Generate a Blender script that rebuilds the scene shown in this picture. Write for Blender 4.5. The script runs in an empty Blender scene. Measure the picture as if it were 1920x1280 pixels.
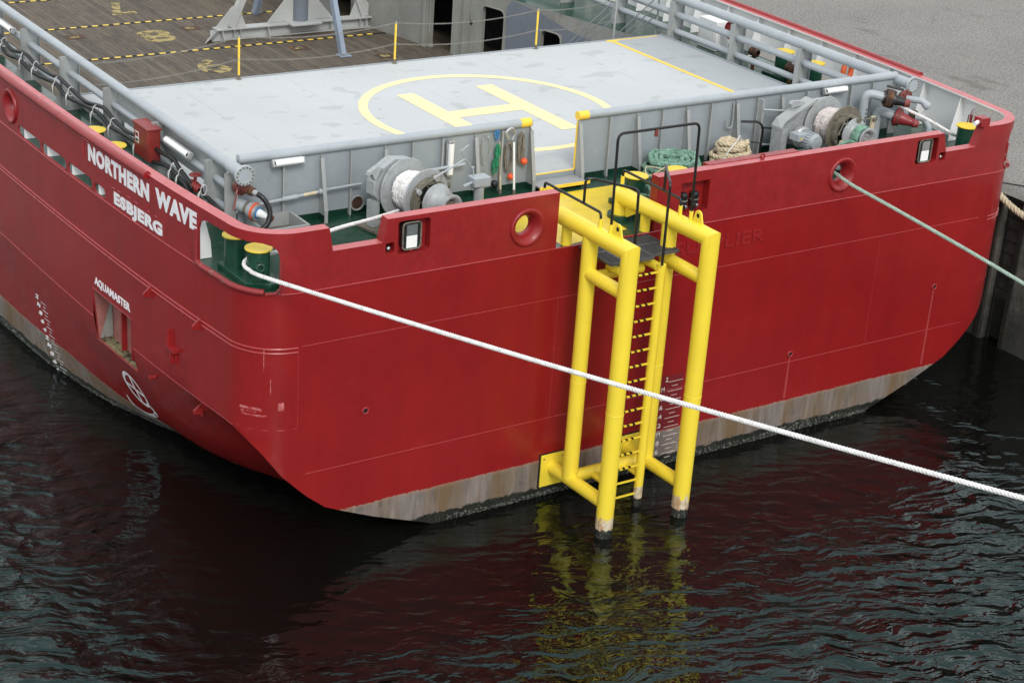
import bpy, bmesh, math, random
from mathutils import Vector, Matrix, Quaternion
random.seed(7)
R = math.radians
C = bpy.context.scene.collection
scn = bpy.context.scene

# ------------------------------------------------------------------ camera
cam_d = bpy.data.cameras.new('camera'); cam = bpy.data.objects.new('camera', cam_d); C.objects.link(cam)
cam_d.sensor_width = 36; cam_d.lens = 3386.6 / 1920 * 36; cam_d.clip_start = .1; cam_d.clip_end = 6000
YAW, PITCH, ROLL = R(34.65), R(23.719), R(-4.0724)
fwd = Vector((math.sin(YAW)*math.cos(PITCH), math.cos(YAW)*math.cos(PITCH), -math.sin(PITCH)))
rgt = Vector((math.cos(YAW), -math.sin(YAW), 0)); dwn = fwd.cross(rgt)
r2 = rgt*math.cos(ROLL) + dwn*math.sin(ROLL); d2 = -rgt*math.sin(ROLL) + dwn*math.cos(ROLL)
m = Matrix((r2, -d2, -fwd)).transposed().to_4x4(); m.translation = (-21.328, -25.107, 16.870)
cam.matrix_world = m
scn.camera = cam

# ------------------------------------------------------------------ world, sun, exposure
SUN_EL, SUN_AZ = R(40), R(200)      # azimuth clockwise from +Y
w = bpy.data.worlds.new('World'); scn.world = w; w.use_nodes = True
nt = w.node_tree; bg = nt.nodes['Background']
sky = nt.nodes.new('ShaderNodeTexSky'); sky.sky_type = 'NISHITA'; sky.sun_disc = False
sky.sun_elevation = SUN_EL; sky.sun_rotation = SUN_AZ; sky.air_density = 1.0; sky.dust_density = 3.0; sky.ozone_density = 1.0
hsv = nt.nodes.new('ShaderNodeHueSaturation'); hsv.inputs['Saturation'].default_value = .22
nt.links.new(sky.outputs[0], hsv.inputs['Color']); 
# a broken layer of bright cloud over the blue sky
tc = nt.nodes.new('ShaderNodeTexCoord'); cn = nt.nodes.new('ShaderNodeTexNoise'); cn.inputs['Scale'].default_value = 2.2; cn.inputs['Detail'].default_value = 5
nt.links.new(tc.outputs['Generated'], cn.inputs['Vector'])
cr = nt.nodes.new('ShaderNodeMapRange'); nt.links.new(cn.outputs['Fac'], cr.inputs[0]); cr.inputs[1].default_value = .3; cr.inputs[2].default_value = .7; cr.inputs[3].default_value = .62; cr.inputs[4].default_value = .92
cm = nt.nodes.new('ShaderNodeMix'); cm.data_type = 'RGBA'; nt.links.new(cr.outputs[0], cm.inputs[0]); nt.links.new(hsv.outputs[0], cm.inputs[6]); cm.inputs[7].default_value = (7.5, 7.85, 8.1, 1)
nt.links.new(cm.outputs[2], bg.inputs[0]); bg.inputs[1].default_value = .15
sd = bpy.data.lights.new('sun', 'SUN'); so = bpy.data.objects.new('sun', sd); C.objects.link(so)
sd.energy = 1.3; sd.angle = R(18); sd.color = (1, .96, .9)
sv = Vector((math.sin(SUN_AZ)*math.cos(SUN_EL), math.cos(SUN_AZ)*math.cos(SUN_EL), math.sin(SUN_EL)))
so.rotation_euler = sv.to_track_quat('Z', 'Y').to_euler(); so.location = (-20, -30, 60)
scn.view_settings.view_transform = 'Standard'; scn.view_settings.look = 'None'
scn.view_settings.exposure = .25; scn.view_settings.gamma = 1

# ------------------------------------------------------------------ materials
class NT:
    def __init__(s, name):
        s.m = bpy.data.materials.new(name); s.m.use_nodes = True; s.t = s.m.node_tree
        s.b = s.t.nodes['Principled BSDF']
        g = s.t.nodes.new('ShaderNodeNewGeometry'); s.pos = g.outputs['Position']; s.nrm = g.outputs['Normal']
    def n(s, k, **kw):
        x = s.t.nodes.new(k)
        for a, v in kw.items(): setattr(x, a, v)
        return x
    def l(s, a, b): s.t.links.new(a, b)
    def mul(s, v, k):
        x = s.n('ShaderNodeVectorMath', operation='MULTIPLY'); s.l(v, x.inputs[0]); x.inputs[1].default_value = k; return x.outputs[0]
    def noise(s, scale, detail=4, rough=.55, stretch=None, vec=None):
        x = s.n('ShaderNodeTexNoise'); v = vec or s.pos
        if stretch: v = s.mul(v, stretch)
        s.l(v, x.inputs['Vector']); x.inputs['Scale'].default_value = scale; x.inputs['Detail'].default_value = detail
        x.inputs['Roughness'].default_value = rough; return x.outputs['Fac']
    def ramp(s, f, a, b, va=0, vb=1):
        x = s.n('ShaderNodeMapRange'); x.clamp = True; s.l(f, x.inputs[0])
        for i, v in enumerate((a, b, va, vb)): x.inputs[i+1].default_value = v
        return x.outputs[0]
    def math(s, op, a, b=None):
        x = s.n('ShaderNodeMath', operation=op)
        for i, v in enumerate((a, b)):
            if v is None: continue
            if hasattr(v, 'links'): s.l(v, x.inputs[i])
            else: x.inputs[i].default_value = v
        return x.outputs[0]
    def mix(s, f, a, b):
        x = s.n('ShaderNodeMix', data_type='RGBA')
        if hasattr(f, 'links'): s.l(f, x.inputs[0])
        else: x.inputs[0].default_value = f
        for i, v in ((6, a), (7, b)):
            if hasattr(v, 'links'): s.l(v, x.inputs[i])
            else: x.inputs[i].default_value = (*v, 1) if len(v) == 3 else v
        return x.outputs[2]
    def xyz(s, v=None):
        x = s.n('ShaderNodeSeparateXYZ'); s.l(v or s.pos, x.inputs[0]); return x.outputs
    def bump(s, h, strength=.3, dist=.01, prev=None):
        x = s.n('ShaderNodeBump'); s.l(h, x.inputs['Height']); x.inputs['Strength'].default_value = strength
        x.inputs['Distance'].default_value = dist
        if prev: s.l(prev, x.inputs['Normal'])
        return x.outputs[0]
    def out(s, col=None, rough=None, nrm=None, metal=None):
        for v, k in ((col, 'Base Color'), (rough, 'Roughness'), (nrm, 'Normal'), (metal, 'Metallic')):
            if v is None: continue
            if hasattr(v, 'links'): s.l(v, s.b.inputs[k])
            else: s.b.inputs[k].default_value = (*v, 1) if isinstance(v, tuple) else v
        return s.m

def shade(c, k): return tuple(min(1, x*k) for x in c)
def paint(name, col, rough=.4, var=.12, rust=0, scale=1.5, bump=.15, metal=0, rcol=(.16, .065, .02), streak=False, dirt=0):
    t = NT(name)
    f = t.noise(scale, 5); c = t.mix(t.ramp(f, .3, .7), shade(col, 1-var), shade(col, 1+var))
    f2 = t.noise(scale*9, 3); c = t.mix(t.ramp(f2, .35, .75, 0, .5), c, shade(col, 1-var))
    ro = t.ramp(t.noise(scale*3, 4), .3, .7, rough*.8, min(1, rough*1.25))
    if dirt:
        d = t.ramp(t.noise(scale*2.3, 6, .7), .5, .72, 0, dirt); c = t.mix(d, c, (.09, .08, .065))
    if rust:
        v = (1, 1, .12) if streak else None
        r = t.ramp(t.noise(5 if not streak else 7, 7, .72, stretch=v), .70-rust*.25, .76-rust*.22)
        c = t.mix(r, c, rcol); ro = t.mix(r, ro, (.85,)*3)
    nb = t.bump(t.noise(scale*14, 4), bump, .006)
    return t.out(c, ro, nb, metal)

def hull_material():
    t = NT('hull_paint'); X, Y, Z = t.xyz()
    base = (.255, .0120, .0128)
    c = t.mix(t.ramp(t.noise(.45, 5, .65), .3, .7), shade(base, .85), shade(base, 1.10))
    st = t.noise(3.2, 5, .65, stretch=(1, 1, .10)); c = t.mix(t.ramp(st, .45, .8, 0, .24), c, shade(base, .62))
    c = t.mix(t.ramp(t.noise(2.1, 6, .7), .58, .75, 0, .12), c, (.42, .05, .05))
    # scuff marks rubbed through the paint, thin and vertical
    sc = t.ramp(t.noise(6, 8, .8, stretch=(1.2, 1.2, .25)), .70, .74, 0, .45); c = t.mix(sc, c, (.5, .32, .30))
    # worn band along the waterline
    edge = t.math('ADD', Z, t.ramp(t.noise(1.3, 7, .75, stretch=(1, 1, .3)), .3, .7, -.022, .022))
    edge = t.math('ADD', edge, t.ramp(t.noise(30, 4, .6, stretch=(1, 1, .4)), .3, .7, -.02, .02))
    aft = t.math('MULTIPLY', t.ramp(Y, 8.5, 4.5, 0, .42), t.ramp(Y, .2, .6, 0, 1)); edge = t.math('ADD', edge, aft)
    band = t.ramp(edge, .79, .80, 1, 0)
    g = t.mix(t.ramp(t.noise(4, 6, .7, stretch=(1.5, 1.5, .22)), .3, .72), (.09, .078, .068), (.29, .255, .23))
    g = t.mix(t.ramp(t.noise(1.3, 4, .6, stretch=(.5, .5, 6)), .45, .68, 0, .75), g, (.22, .16, .15))
    g = t.mix(t.ramp(t.noise(.9, 6, .7, stretch=(1, 1, .12)), .44, .58, 0, .85), g, (.15, .095, .045))
    g = t.mix(t.ramp(t.noise(9, 5, .7, stretch=(1, 1, .15)), .6, .72, 0, .5), g, (.06, .055, .045))
    ed2 = t.ramp(edge, .72, .79, 0, .5); g = t.mix(ed2, g, (.36, .19, .14))
    c = t.mix(band, c, g)
    wet = t.ramp(t.math('ADD', Z, t.ramp(t.noise(3, 6, .75), .3, .7, -.06, .06)), .20, .23, 1, 0)
    alg = t.mix(t.math('MULTIPLY', t.ramp(t.noise(30, 5, .8), .54, .64), t.ramp(t.noise(2.5, 4, .7), .42, .62)), (.010, .012, .008), (.22, .22, .17))
    c = t.mix(wet, c, alg)
    ro = t.mix(band, t.ramp(t.noise(1.5, 4), .3, .7, .15, .28), (.6,)*3)
    fr_ = t.math('SINE', t.math('MULTIPLY', X, 2*math.pi/.65)); fr_ = t.math('MULTIPLY', fr_, t.ramp(t.noise(.8, 2), .45, .65, 0, .12))
    b1 = t.bump(t.math('ADD', t.noise(1.1, 2, .4), fr_), .40, .06); b2 = t.bump(t.noise(30, 4), t_strength(.10), .004, b1)
    b3 = t.bump(t.math('MULTIPLY', wet, t.noise(25, 6, .8)), .9, .05, b2)
    t.b.inputs['Specular IOR Level'].default_value = .36
    return t.out(c, ro, b3)
def t_strength(v): return v

def wood_material():
    t = NT('wood_planking'); X, Y, Z = t.xyz()
    pid = t.math('FLOOR', t.math('DIVIDE', X, .165)); fr = t.math('FRACT', t.math('DIVIDE', X, .165))
    seg = t.math('FLOOR', t.math('DIVIDE', t.math('ADD', Y, t.math('MULTIPLY', pid, 1.73)), 4.2))
    wn = t.n('ShaderNodeTexWhiteNoise', noise_dimensions='2D'); cb = t.n('ShaderNodeCombineXYZ'); t.l(pid, cb.inputs[0]); t.l(seg, cb.inputs[1]); t.l(cb.outputs[0], wn.inputs['Vector'])
    c = t.mix(wn.outputs['Value'], (.030, .021, .014), (.108, .082, .056))
    c = t.mix(t.ramp(t.noise(6, 6, .7, stretch=(6, .35, 1)), .35, .72, 0, .75), c, (.17, .137, .098))
    c = t.mix(t.ramp(t.noise(4, 6, .75, stretch=(3, .5, 1)), .5, .72, 0, .8), c, (.02, .017, .014))
    c = t.mix(t.ramp(t.noise(.9, 5, .7), .5, .75, 0, .5), c, (.03, .026, .022))
    gap = t.math('ADD', t.ramp(fr, .0, .06, 1, 0), t.ramp(fr, .94, 1, 0, 1)); c = t.mix(gap, c, (.008, .007, .006))
    return t.out(c, .75, t.bump(t.math('SUBTRACT', t.noise(20, 5, stretch=(3, .3, 1)), gap), .6, .01))

def helideck_material(name, base):
    t = NT(name); X, Y, Z = t.xyz()
    c = t.mix(t.ramp(t.noise(.35, 4), .3, .7), shade(base, .95), shade(base, 1.04))
    c = t.mix(t.ramp(t.noise(1.1, 2, .3, stretch=(1, 1.5, 1)), .655, .675, 0, .45), c, shade(base, .72))
    c = t.mix(t.ramp(t.noise(3.3, 2, .3, stretch=(1, 1, 1)), .70, .71, 0, .4), c, shade(base, .70))
    # weld lines of the plating
    fx = t.math('ABSOLUTE', t.math('SUBTRACT', t.math('FRACT', t.math('DIVIDE', t.math('ADD', X, 7.0), 2.6)), .5))
    ln = t.math('MULTIPLY', t.ramp(fx, .0, .004, 1, 0), t.ramp(t.noise(2.2, 5), .45, .6, .12, .75))
    c = t.mix(ln, c, (.20, .13, .09))
    c = t.mix(t.ramp(t.noise(9, 6, .75), .66, .74, 0, .35), c, (.30, .27, .24))
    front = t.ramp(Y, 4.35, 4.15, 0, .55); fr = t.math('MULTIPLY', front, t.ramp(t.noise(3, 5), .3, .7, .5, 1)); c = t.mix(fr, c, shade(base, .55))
    return t.out(c, t.ramp(t.noise(2, 4), .3, .7, .6, .75), t.bump(t.noise(1.2, 3), .2, .02))

def ground_material():
    t = NT('quay_asphalt')
    c = t.mix(t.ramp(t.noise(.25, 5, .6), .3, .7), (.115, .108, .10), (.19, .178, .165))
    c = t.mix(t.ramp(t.noise(17, 4, .7), .35, .68, 0, .75), c, (.34, .325, .30))
    c = t.mix(t.ramp(t.noise(13, 5, .8), .50, .60, 0, .75), c, (.06, .056, .05))
    c = t.mix(t.ramp(t.noise(.6, 6, .7, stretch=(1, .45, 1)), .60, .68, 0, .55), c, (.085, .07, .06))
    c = t.mix(t.ramp(t.noise(1.1, 7, .75), .60, .70, 0, .4), c, (.26, .22, .18))
    vo = t.n('ShaderNodeTexVoronoi', feature='DISTANCE_TO_EDGE'); wv = t.n('ShaderNodeVectorMath', operation='ADD'); wn = t.n('ShaderNodeTexNoise'); t.l(t.pos, wn.inputs['Vector']); wn.inputs['Scale'].default_value = 1.5; wn.inputs['Detail'].default_value = 6
    t.l(t.pos, wv.inputs[0]); t.l(t.mul(wn.outputs['Color'], (1.6, 1.6, 0)), wv.inputs[1]); t.l(wv.outputs[0], vo.inputs['Vector']); vo.inputs['Scale'].default_value = .13
    c = t.mix(t.math('MULTIPLY', t.ramp(vo.outputs['Distance'], .0, .004, .4, 0), t.ramp(t.noise(.7, 3), .42, .55)), c, (.05, .045, .04))
    X, Y, Z = t.xyz(); c = t.mix(t.math('MULTIPLY', t.ramp(X, 11.1, 12.1, .75, 0), t.ramp(t.noise(2, 6, .7), .3, .6, .3, 1)), c, (.06, .05, .038))
    return t.out(c, .85, t.bump(t.noise(30, 4, .7), .6, .01))

def concrete_material():
    t = NT('quay_concrete'); X, Y, Z = t.xyz()
    c = t.mix(t.ramp(t.noise(1.6, 7, .75), .3, .7), (.035, .032, .027), (.20, .185, .16))
    c = t.mix(t.ramp(t.noise(9, 6, .75), .55, .72, 0, .6), c, (.22, .21, .19))
    c = t.mix(t.ramp(t.math('ADD', Z, t.ramp(t.noise(2, 5), .3, .7, -.4, .4)), .6, 1.5, .75, 0), c, (.016, .017, .012))
    return t.out(c, .8, t.bump(t.noise(7, 7, .8), .8, .05))

def water_material():
    t = NT('harbour_water')
    v = t.n('ShaderNodeMapping'); v.inputs['Rotation'].default_value = (0, 0, R(22)); t.l(t.pos, v.inputs[0]); V = v.outputs[0]
    wp = t.n('ShaderNodeTexNoise'); t.l(V, wp.inputs['Vector']); wp.inputs['Scale'].default_value = .8; wp.inputs['Detail'].default_value = 2
    wc = t.n('ShaderNodeVectorMath', operation='ADD'); t.l(V, wc.inputs[0]); t.l(t.mul(wp.outputs['Color'], (.9, .9, 0)), wc.inputs[1]); W = wc.outputs[0]
    a = t.noise(1.9, 1, .4, stretch=(.62, 1.45, 1), vec=W); b = t.noise(5.0, 2, .5, stretch=(.6, 1.5, 1), vec=W)
    c = t.noise(.16, 2, .5, vec=V); X, Y, Z = t.xyz()
    off = t.math('MAXIMUM', t.math('MULTIPLY', Y, -1), t.math('MULTIPLY', t.math('ADD', X, 9.3), -1.9))
    lee = t.ramp(off, 2.6, 6.8, .24, 1.12)                  # calmer water in the lee of the stern
    amp = t.math('MULTIPLY', t.ramp(c, .35, .65, .6, 1.15), lee)
    h = t.math('ADD', a, t.math('MULTIPLY', b, .30)); h = t.math('MULTIPLY', h, amp)
    nb = t.bump(h, 1.0, WAVE)
    t.b.inputs['IOR'].default_value = 1.55; t.b.inputs['Specular Tint'].default_value = (.40, .74, .73, 1)
    return t.out((.0036, .0036, .0030), .012, nb)
WAVE = .235

M = {
 'hull': hull_material(), 'wood': wood_material(), 'ground': ground_material(), 'concrete': concrete_material(), 'water': water_material(),
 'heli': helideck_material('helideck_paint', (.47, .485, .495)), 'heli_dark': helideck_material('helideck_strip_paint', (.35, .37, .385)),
 'seam': paint('red_weld_paint', (.36, .035, .04), .3, .1),
 'redpaint': paint('red_fitting_paint', (.262, .013, .0145), .35, .15, scale=3),
 'redworn': paint('worn_red_paint', (.25, .022, .025), .4, .2, rust=.5, scale=3, rcol=(.30, .22, .18)),
 'scrape': paint('rubbed_pink_paint', (.52,.16,.16), .5, .35, rust=.9, scale=9, rcol=(.32,.02,.025)),
 'darkiron': paint('dark_wet_iron', (.022,.02,.017), .6, .4, rust=.4, scale=6),
 'recess': paint('faded_pink_recess', (.30,.115,.10), .6, .25, rust=.5, scale=4, rcol=(.12,.09,.06)),
 'redcap': paint('skylit_red_cap', (.46, .085, .09), .32, .08, scale=1.5, rust=.1, rcol=(.6,.35,.33)),  # bulwark red lightened: sky light on the cap's top put into the colour
 'redbox': paint('hose_box_red', (.22, .022, .018), .45, .15, scale=3),
 'brown': paint('primer_brown_red', (.20, .045, .035), .5, .3, rust=.6, scale=5, rcol=(.03, .015, .01)),
 'rusty': paint('rusty_iron', (.07, .035, .02), .8, .5, rust=.6, scale=6, bump=.6),
 'grey': paint('grey_deck_paint', (.30, .335, .36), .42, .10, rust=.12, scale=1.2),
 'grey2': paint('warm_grey_paint', (.33, .345, .345), .42, .08, rust=.10, scale=1.2, dirt=.25),
 'pipe': paint('pale_grey_pipe_paint', (.35, .385, .41), .38, .08, scale=1.2, dirt=.12, rust=.05),
 'white': paint('white_paint', (.80, .81, .81), .4, .06, rust=.22, scale=1.3, streak=True),
 'wallgrey': paint('weathered_cargo_wall', (.24, .245, .225), .6, .18, rust=.45, scale=1.2, streak=True),
 'wallblue': paint('repainted_wall_patch', (.145, .165, .195), .55, .1, scale=2, bump=.5),
 'tripod': paint('tripod_grey_paint', (.40, .41, .40), .45, .1, rust=.1, scale=1.5),
 'tripodb': paint('tripod_bluegrey_paint', (.25, .30, .38), .45, .1, scale=1.5),
 'green': paint('green_deck_paint', (.010, .052, .030), .22, .25, rust=.28, scale=1.4, rcol=(.055, .03, .017), dirt=.3),
 'greenv': paint('green_coaming_paint', (.006, .034, .021), .35, .2, scale=3),
 'bollard': paint('bollard_green_paint', (.008, .055, .032), .30, .3, rust=.35, scale=5, rcol=(.03, .018, .01)),
 'yellow': paint('yellow_paint', (.86, .66, .05), .32, .04, scale=1.4, bump=.08),
 'yellowcap': paint('yellow_cap_paint', (.78, .56, .035), .4, .06, rust=.1, scale=3),
 'yelmark': paint('faded_yellow_marking', (.90, .75, .36), .45, .04, scale=3, rust=.22, rcol=(.58,.57,.52)),
 'yelline': paint('yellow_line_paint', (.85, .58, .06), .45, .05, scale=3),
 'yelworn': paint('worn_yellow_stencil', (.40, .31, .11), .7, .2, rust=.95, scale=5, rcol=(.05, .042, .034)),
 'yeldeck': paint('yellow_deck_paint', (.74, .54, .035), .35, .08, rust=.05, scale=2, dirt=.2),
 'black': paint('black_rail_paint', (.006, .006, .007), .35, .3, rust=.05, scale=5, rcol=(.35, .34, .33)),
 'rubber': paint('black_rubber', (.010, .010, .011), .45, .2, scale=4),
 'dark': paint('dark_interior', (.006, .006, .006), .8, .2),
 'grating': paint('black_grating_steel', (.075, .078, .085), .5, .3, scale=20),
 'stepg': paint('steel_step_grating', (.26, .27, .28), .5, .2, scale=20),
 'steel': paint('galvanised_steel', (.45, .46, .46), .4, .15, scale=6, metal=.5),
 'dgrey': paint('dark_grey_rail_paint', (.12,.13,.145), .5, .15, rust=.2, scale=4),
 'oldsteel': paint('weathered_chain_steel', (.22,.21,.19), .6, .3, scale=9),
 'oily': paint('oily_dirty_steel', (.16, .145, .11), .45, .5, rust=.45, scale=5, rcol=(.02, .016, .012)),
 'winch': paint('winch_grey_paint', (.34, .36, .37), .38, .12, rust=.2, scale=3, dirt=.4),
 'ropew': paint('white_mooring_rope', (.74, .73, .72), .85, .14, scale=6, bump=.5, dirt=.35),
 'ropep': paint('pinkish_white_rope', (.60, .54, .52), .9, .15, scale=12, bump=.6),
 'ropeg': paint('green_rope', (.17, .31, .235), .85, .45, scale=9, bump=.5),
 'ropel': paint('pale_green_rope', (.33, .43, .36), .85, .2, scale=9, bump=.5),
 'ropet': paint('tan_rope', (.56, .47, .32), .9, .2, scale=9, bump=.6),
 'roped': paint('dirty_line', (.20, .18, .15), .9, .2, scale=12, bump=.5),
 'ropeb': paint('bright_green_line', (.02, .24, .12), .7, .3, scale=12, bump=.5),
 'orange': paint('orange_float', (.75, .10, .03), .45, .1, scale=4),
 'lifebuoy': paint('lifebuoy_orange', (.55, .09, .02), .6, .1, scale=4),
 'letter': paint('white_lettering', (.78, .78, .80), .5, .04, scale=4),
 'lettero': paint('off_white_lettering', (.62, .55, .50), .5, .1, scale=4),
 'barn': paint('barnacles', (.15, .155, .13), .9, .6, scale=25, bump=1),
 'algae': paint('wet_algae', (.012, .014, .010), .35, .6, rust=.5, scale=12, bump=1, rcol=(.30, .29, .22)),
 'blue': paint('blue_valve_disc', (.06, .22, .45), .4, .2, scale=8),
 'lamp': paint('lamp_diffuser', (.86, .86, .84), .25, .03, scale=3),
 'chrome': paint('lamp_reflector', (.75, .76, .76), .12, .1, scale=30, metal=.9),
}
gl = NT('lamp_glass'); gl.b.inputs['Roughness'].default_value = .05; gl.b.inputs['Transmission Weight'].default_value = .8
gl.b.inputs['Base Color'].default_value = (.85, .88, .88, 1); M['glass'] = gl.m
# yellow posts: splash zone bleached and fouled at the bottom
def leg_material():
    t = NT('landing_post_yellow'); X, Y, Z = t.xyz(); base = (.86, .66, .05)
    c = t.mix(t.ramp(t.noise(1.4, 4), .3, .7), shade(base, .95), shade(base, 1.03))
    e = t.math('ADD', Z, t.ramp(t.noise(7, 5, .7), .3, .7, -.13, .13))
    c = t.mix(t.ramp(e, .40, .43, 1, 0), c, t.mix(t.ramp(t.noise(9, 5, .7, stretch=(1, 1, .3)), .45, .6), (.62, .54, .40), (.42, .25, .12)))
    e2 = t.math('ADD', Z, t.ramp(t.noise(14, 5, .8), .3, .7, -.04, .04))
    c = t.mix(t.ramp(e2, .17, .19, 1, 0), c, t.mix(t.ramp(t.noise(24, 6, .8), .55, .66), (.010, .011, .008), (.33, .32, .25)))
    return t.out(c, .33, t.bump(t.math('MULTIPLY', t.ramp(e2, .17, .19, 1, 0), t.noise(30, 5, .8)), .8, .03))
M['leg'] = leg_material()

# ------------------------------------------------------------------ object helpers
WM = {}   # world matrices of the empties
def tag(o, label=None, cat=None, group=None, kind=None):
    for k, v in (('label', label), ('category', cat), ('group', group), ('kind', kind)):
        if v: o[k] = v
    return o
def thing(name, label, cat, loc=(0, 0, 0), group=None, rotz=0):
    o = bpy.data.objects.new(name, None); C.objects.link(o); o.location = loc; o.rotation_euler = (0, 0, rotz)
    o.empty_display_size = .3
    WM[o] = Matrix.Translation(loc) @ Matrix.Rotation(rotz, 4, 'Z')
    return tag(o, label, cat, group)
def basis(d):
    d = Vector(d).normalized(); a = Vector((0, 0, 1)) if abs(d.z) < .9 else Vector((1, 0, 0))
    u = d.cross(a).normalized(); return u, d.cross(u).normalized(), d

class MB:
    def __init__(s): s.v = []; s.f = []; s.mi = []
    def add(s, V, F, mi=0):
        k = len(s.v); s.v += [tuple(p) for p in V]; s.f += [[i+k for i in f] for f in F]; s.mi += [mi]*len(F); return s
    def box(s, a, b, mi=0, mat=None):
        x0, y0, z0 = a; x1, y1, z1 = b
        V = [Vector(p) for p in ((x0,y0,z0),(x1,y0,z0),(x1,y1,z0),(x0,y1,z0),(x0,y0,z1),(x1,y0,z1),(x1,y1,z1),(x0,y1,z1))]
        if mat: V = [mat @ p for p in V]
        return s.add(V, [(0,3,2,1),(4,5,6,7),(0,1,5,4),(1,2,6,5),(2,3,7,6),(3,0,4,7)], mi)
    def beam(s, p0, p1, wd, ht, up=(0, 0, 1), mi=0):
        p0, p1 = Vector(p0), Vector(p1); d = (p1-p0).normalized(); u = d.cross(Vector(up)).normalized(); v = u.cross(d)
        V = [p + u*a*wd/2 + v*b*ht/2 for p in (p0, p1) for a, b in ((-1,-1),(1,-1),(1,1),(-1,1))]
        return s.add(V, [(3,2,1,0),(4,5,6,7),(0,1,5,4),(1,2,6,5),(2,3,7,6),(3,0,4,7)], mi)
    def tube(s, P, r, n=12, closed=False, caps=True, mi=0):
        P = [Vector(p) for p in P]; N = len(P); rr = r if isinstance(r, (list, tuple)) else [r]*N
        V = []; prev = None
        for i, p in enumerate(P):
            if closed: d = P[(i+1) % N] - P[i-1]
            else: d = P[min(i+1, N-1)] - P[max(i-1, 0)]
            d = d.normalized() if d.length > 1e-9 else Vector((0, 0, 1))
            if prev is None: u = basis(d)[0]
            else:
                u = prev - d*prev.dot(d)
                u = u.normalized() if u.length > 1e-6 else basis(d)[0]
            prev = u; v = d.cross(u)
            V += [p + (u*math.cos(2*math.pi*k/n) + v*math.sin(2*math.pi*k/n))*rr[i] for k in range(n)]
        F = []
        for i in range(N if closed else N-1):
            j = (i+1) % N
            F += [(i*n+k, i*n+(k+1) % n, j*n+(k+1) % n, j*n+k) for k in range(n)]
        if caps and not closed: F += [tuple(range(n-1, -1, -1)), tuple((N-1)*n+k for k in range(n))]
        return s.add(V, F, mi)
    def cyl(s, a, b, r, n=20, r1=None, mi=0): return s.tube([a, b], [r, r if r1 is None else r1], n, mi=mi)
    def lathe(s, prof, o, axis=(0, 0, 1), n=28, mi=0):
        # prof: (radius, height) pairs along the axis
        u, v, d = basis(axis); o = Vector(o); V = []; F = []
        for r_, h in prof: V += [o + d*h + (u*math.cos(2*math.pi*k/n) + v*math.sin(2*math.pi*k/n))*max(r_, 1e-4) for k in range(n)]
        for i in range(len(prof)-1): F += [(i*n+k, i*n+(k+1) % n, (i+1)*n+(k+1) % n, (i+1)*n+k) for k in range(n)]
        return s.add(V, F, mi)
    def prism(s, poly, vec, mi=0):
        P = [Vector(p) for p in poly]; vec = Vector(vec); n = len(P); V = P + [p+vec for p in P]
        return s.add(V, [tuple(range(n-1, -1, -1)), tuple(range(n, 2*n))] + [(k, (k+1) % n, n+(k+1) % n, n+k) for k in range(n)], mi)
    def torus(s, o, axis, R0, r, n=24, m_=10, mi=0, sx=1, sy=1, ref=None):
        u, v, d = basis(axis)
        if ref: u = Vector(ref).normalized(); v = d.cross(u)
        o = Vector(o)
        return s.tube([o + u*R0*sx*math.cos(2*math.pi*k/n) + v*R0*sy*math.sin(2*math.pi*k/n) for k in range(n)], r, m_, closed=True, mi=mi)
    def build(s, name, mats, parent=None, ang=35, bevel=0):
        me = bpy.data.meshes.new(name); me.from_pydata(s.v, [], s.f); me.update()
        mats = mats if isinstance(mats, (list, tuple)) else [mats]
        for q in mats: me.materials.append(M[q] if isinstance(q, str) else q)
        me.polygons.foreach_set('material_index', s.mi)
        bm = bmesh.new(); bm.from_mesh(me); bmesh.ops.recalc_face_normals(bm, faces=bm.faces); bm.to_mesh(me); bm.free()
        o = bpy.data.objects.new(name, me); C.objects.link(o)
        if parent is not None:
            o.parent = parent
            if parent in WM: me.transform(WM[parent].inverted()); WM[o] = WM[parent]
            else: WM[o] = Matrix.Identity(4)
        else: WM[o] = Matrix.Identity(4)
        if ang: me.polygons.foreach_set('use_smooth', [True]*len(me.polygons)); me.set_sharp_from_angle(angle=R(ang))
        if bevel:
            b = o.modifiers.new('edge', 'BEVEL'); b.width = bevel; b.segments = 2; b.limit_method = 'ANGLE'; b.angle_limit = R(40); b.harden_normals = False
        return o

def strands(P, Rr, pitch, n=3, sub=None, seg=5, closed=False, amp=None):
    """a laid rope: n strands twisted round the line P"""
    P = [Vector(p) for p in P]
    L = [0]
    for a, b in zip(P, P[1:]): L.append(L[-1]+(b-a).length)
    step = sub or pitch/7; K = max(2, int(L[-1]/step)); Q = []; j = 0
    for i in range(K+1):
        t = L[-1]*i/K
        while j < len(L)-2 and L[j+1] < t: j += 1
        f = (t-L[j])/max(1e-9, L[j+1]-L[j]); Q.append(P[j].lerp(P[j+1], min(1, f)))
    mb = MB(); frames = []; prev = None
    for i, q in enumerate(Q):
        d = (Q[min(i+1, K)]-Q[max(0, i-1)]).normalized()
        u = basis(d)[0] if prev is None else (prev - d*prev.dot(d)).normalized()
        prev = u; frames.append((u, d.cross(u)))
    for k in range(n):
        pts = []
        for i, q in enumerate(Q):
            a = 2*math.pi*(L[-1]*i/K/pitch + k/n); u, v = frames[i]
            pts.append(q + (u*math.cos(a)+v*math.sin(a))*Rr*.48)
        mb.tube(pts, Rr*.56, seg)
    return mb

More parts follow.
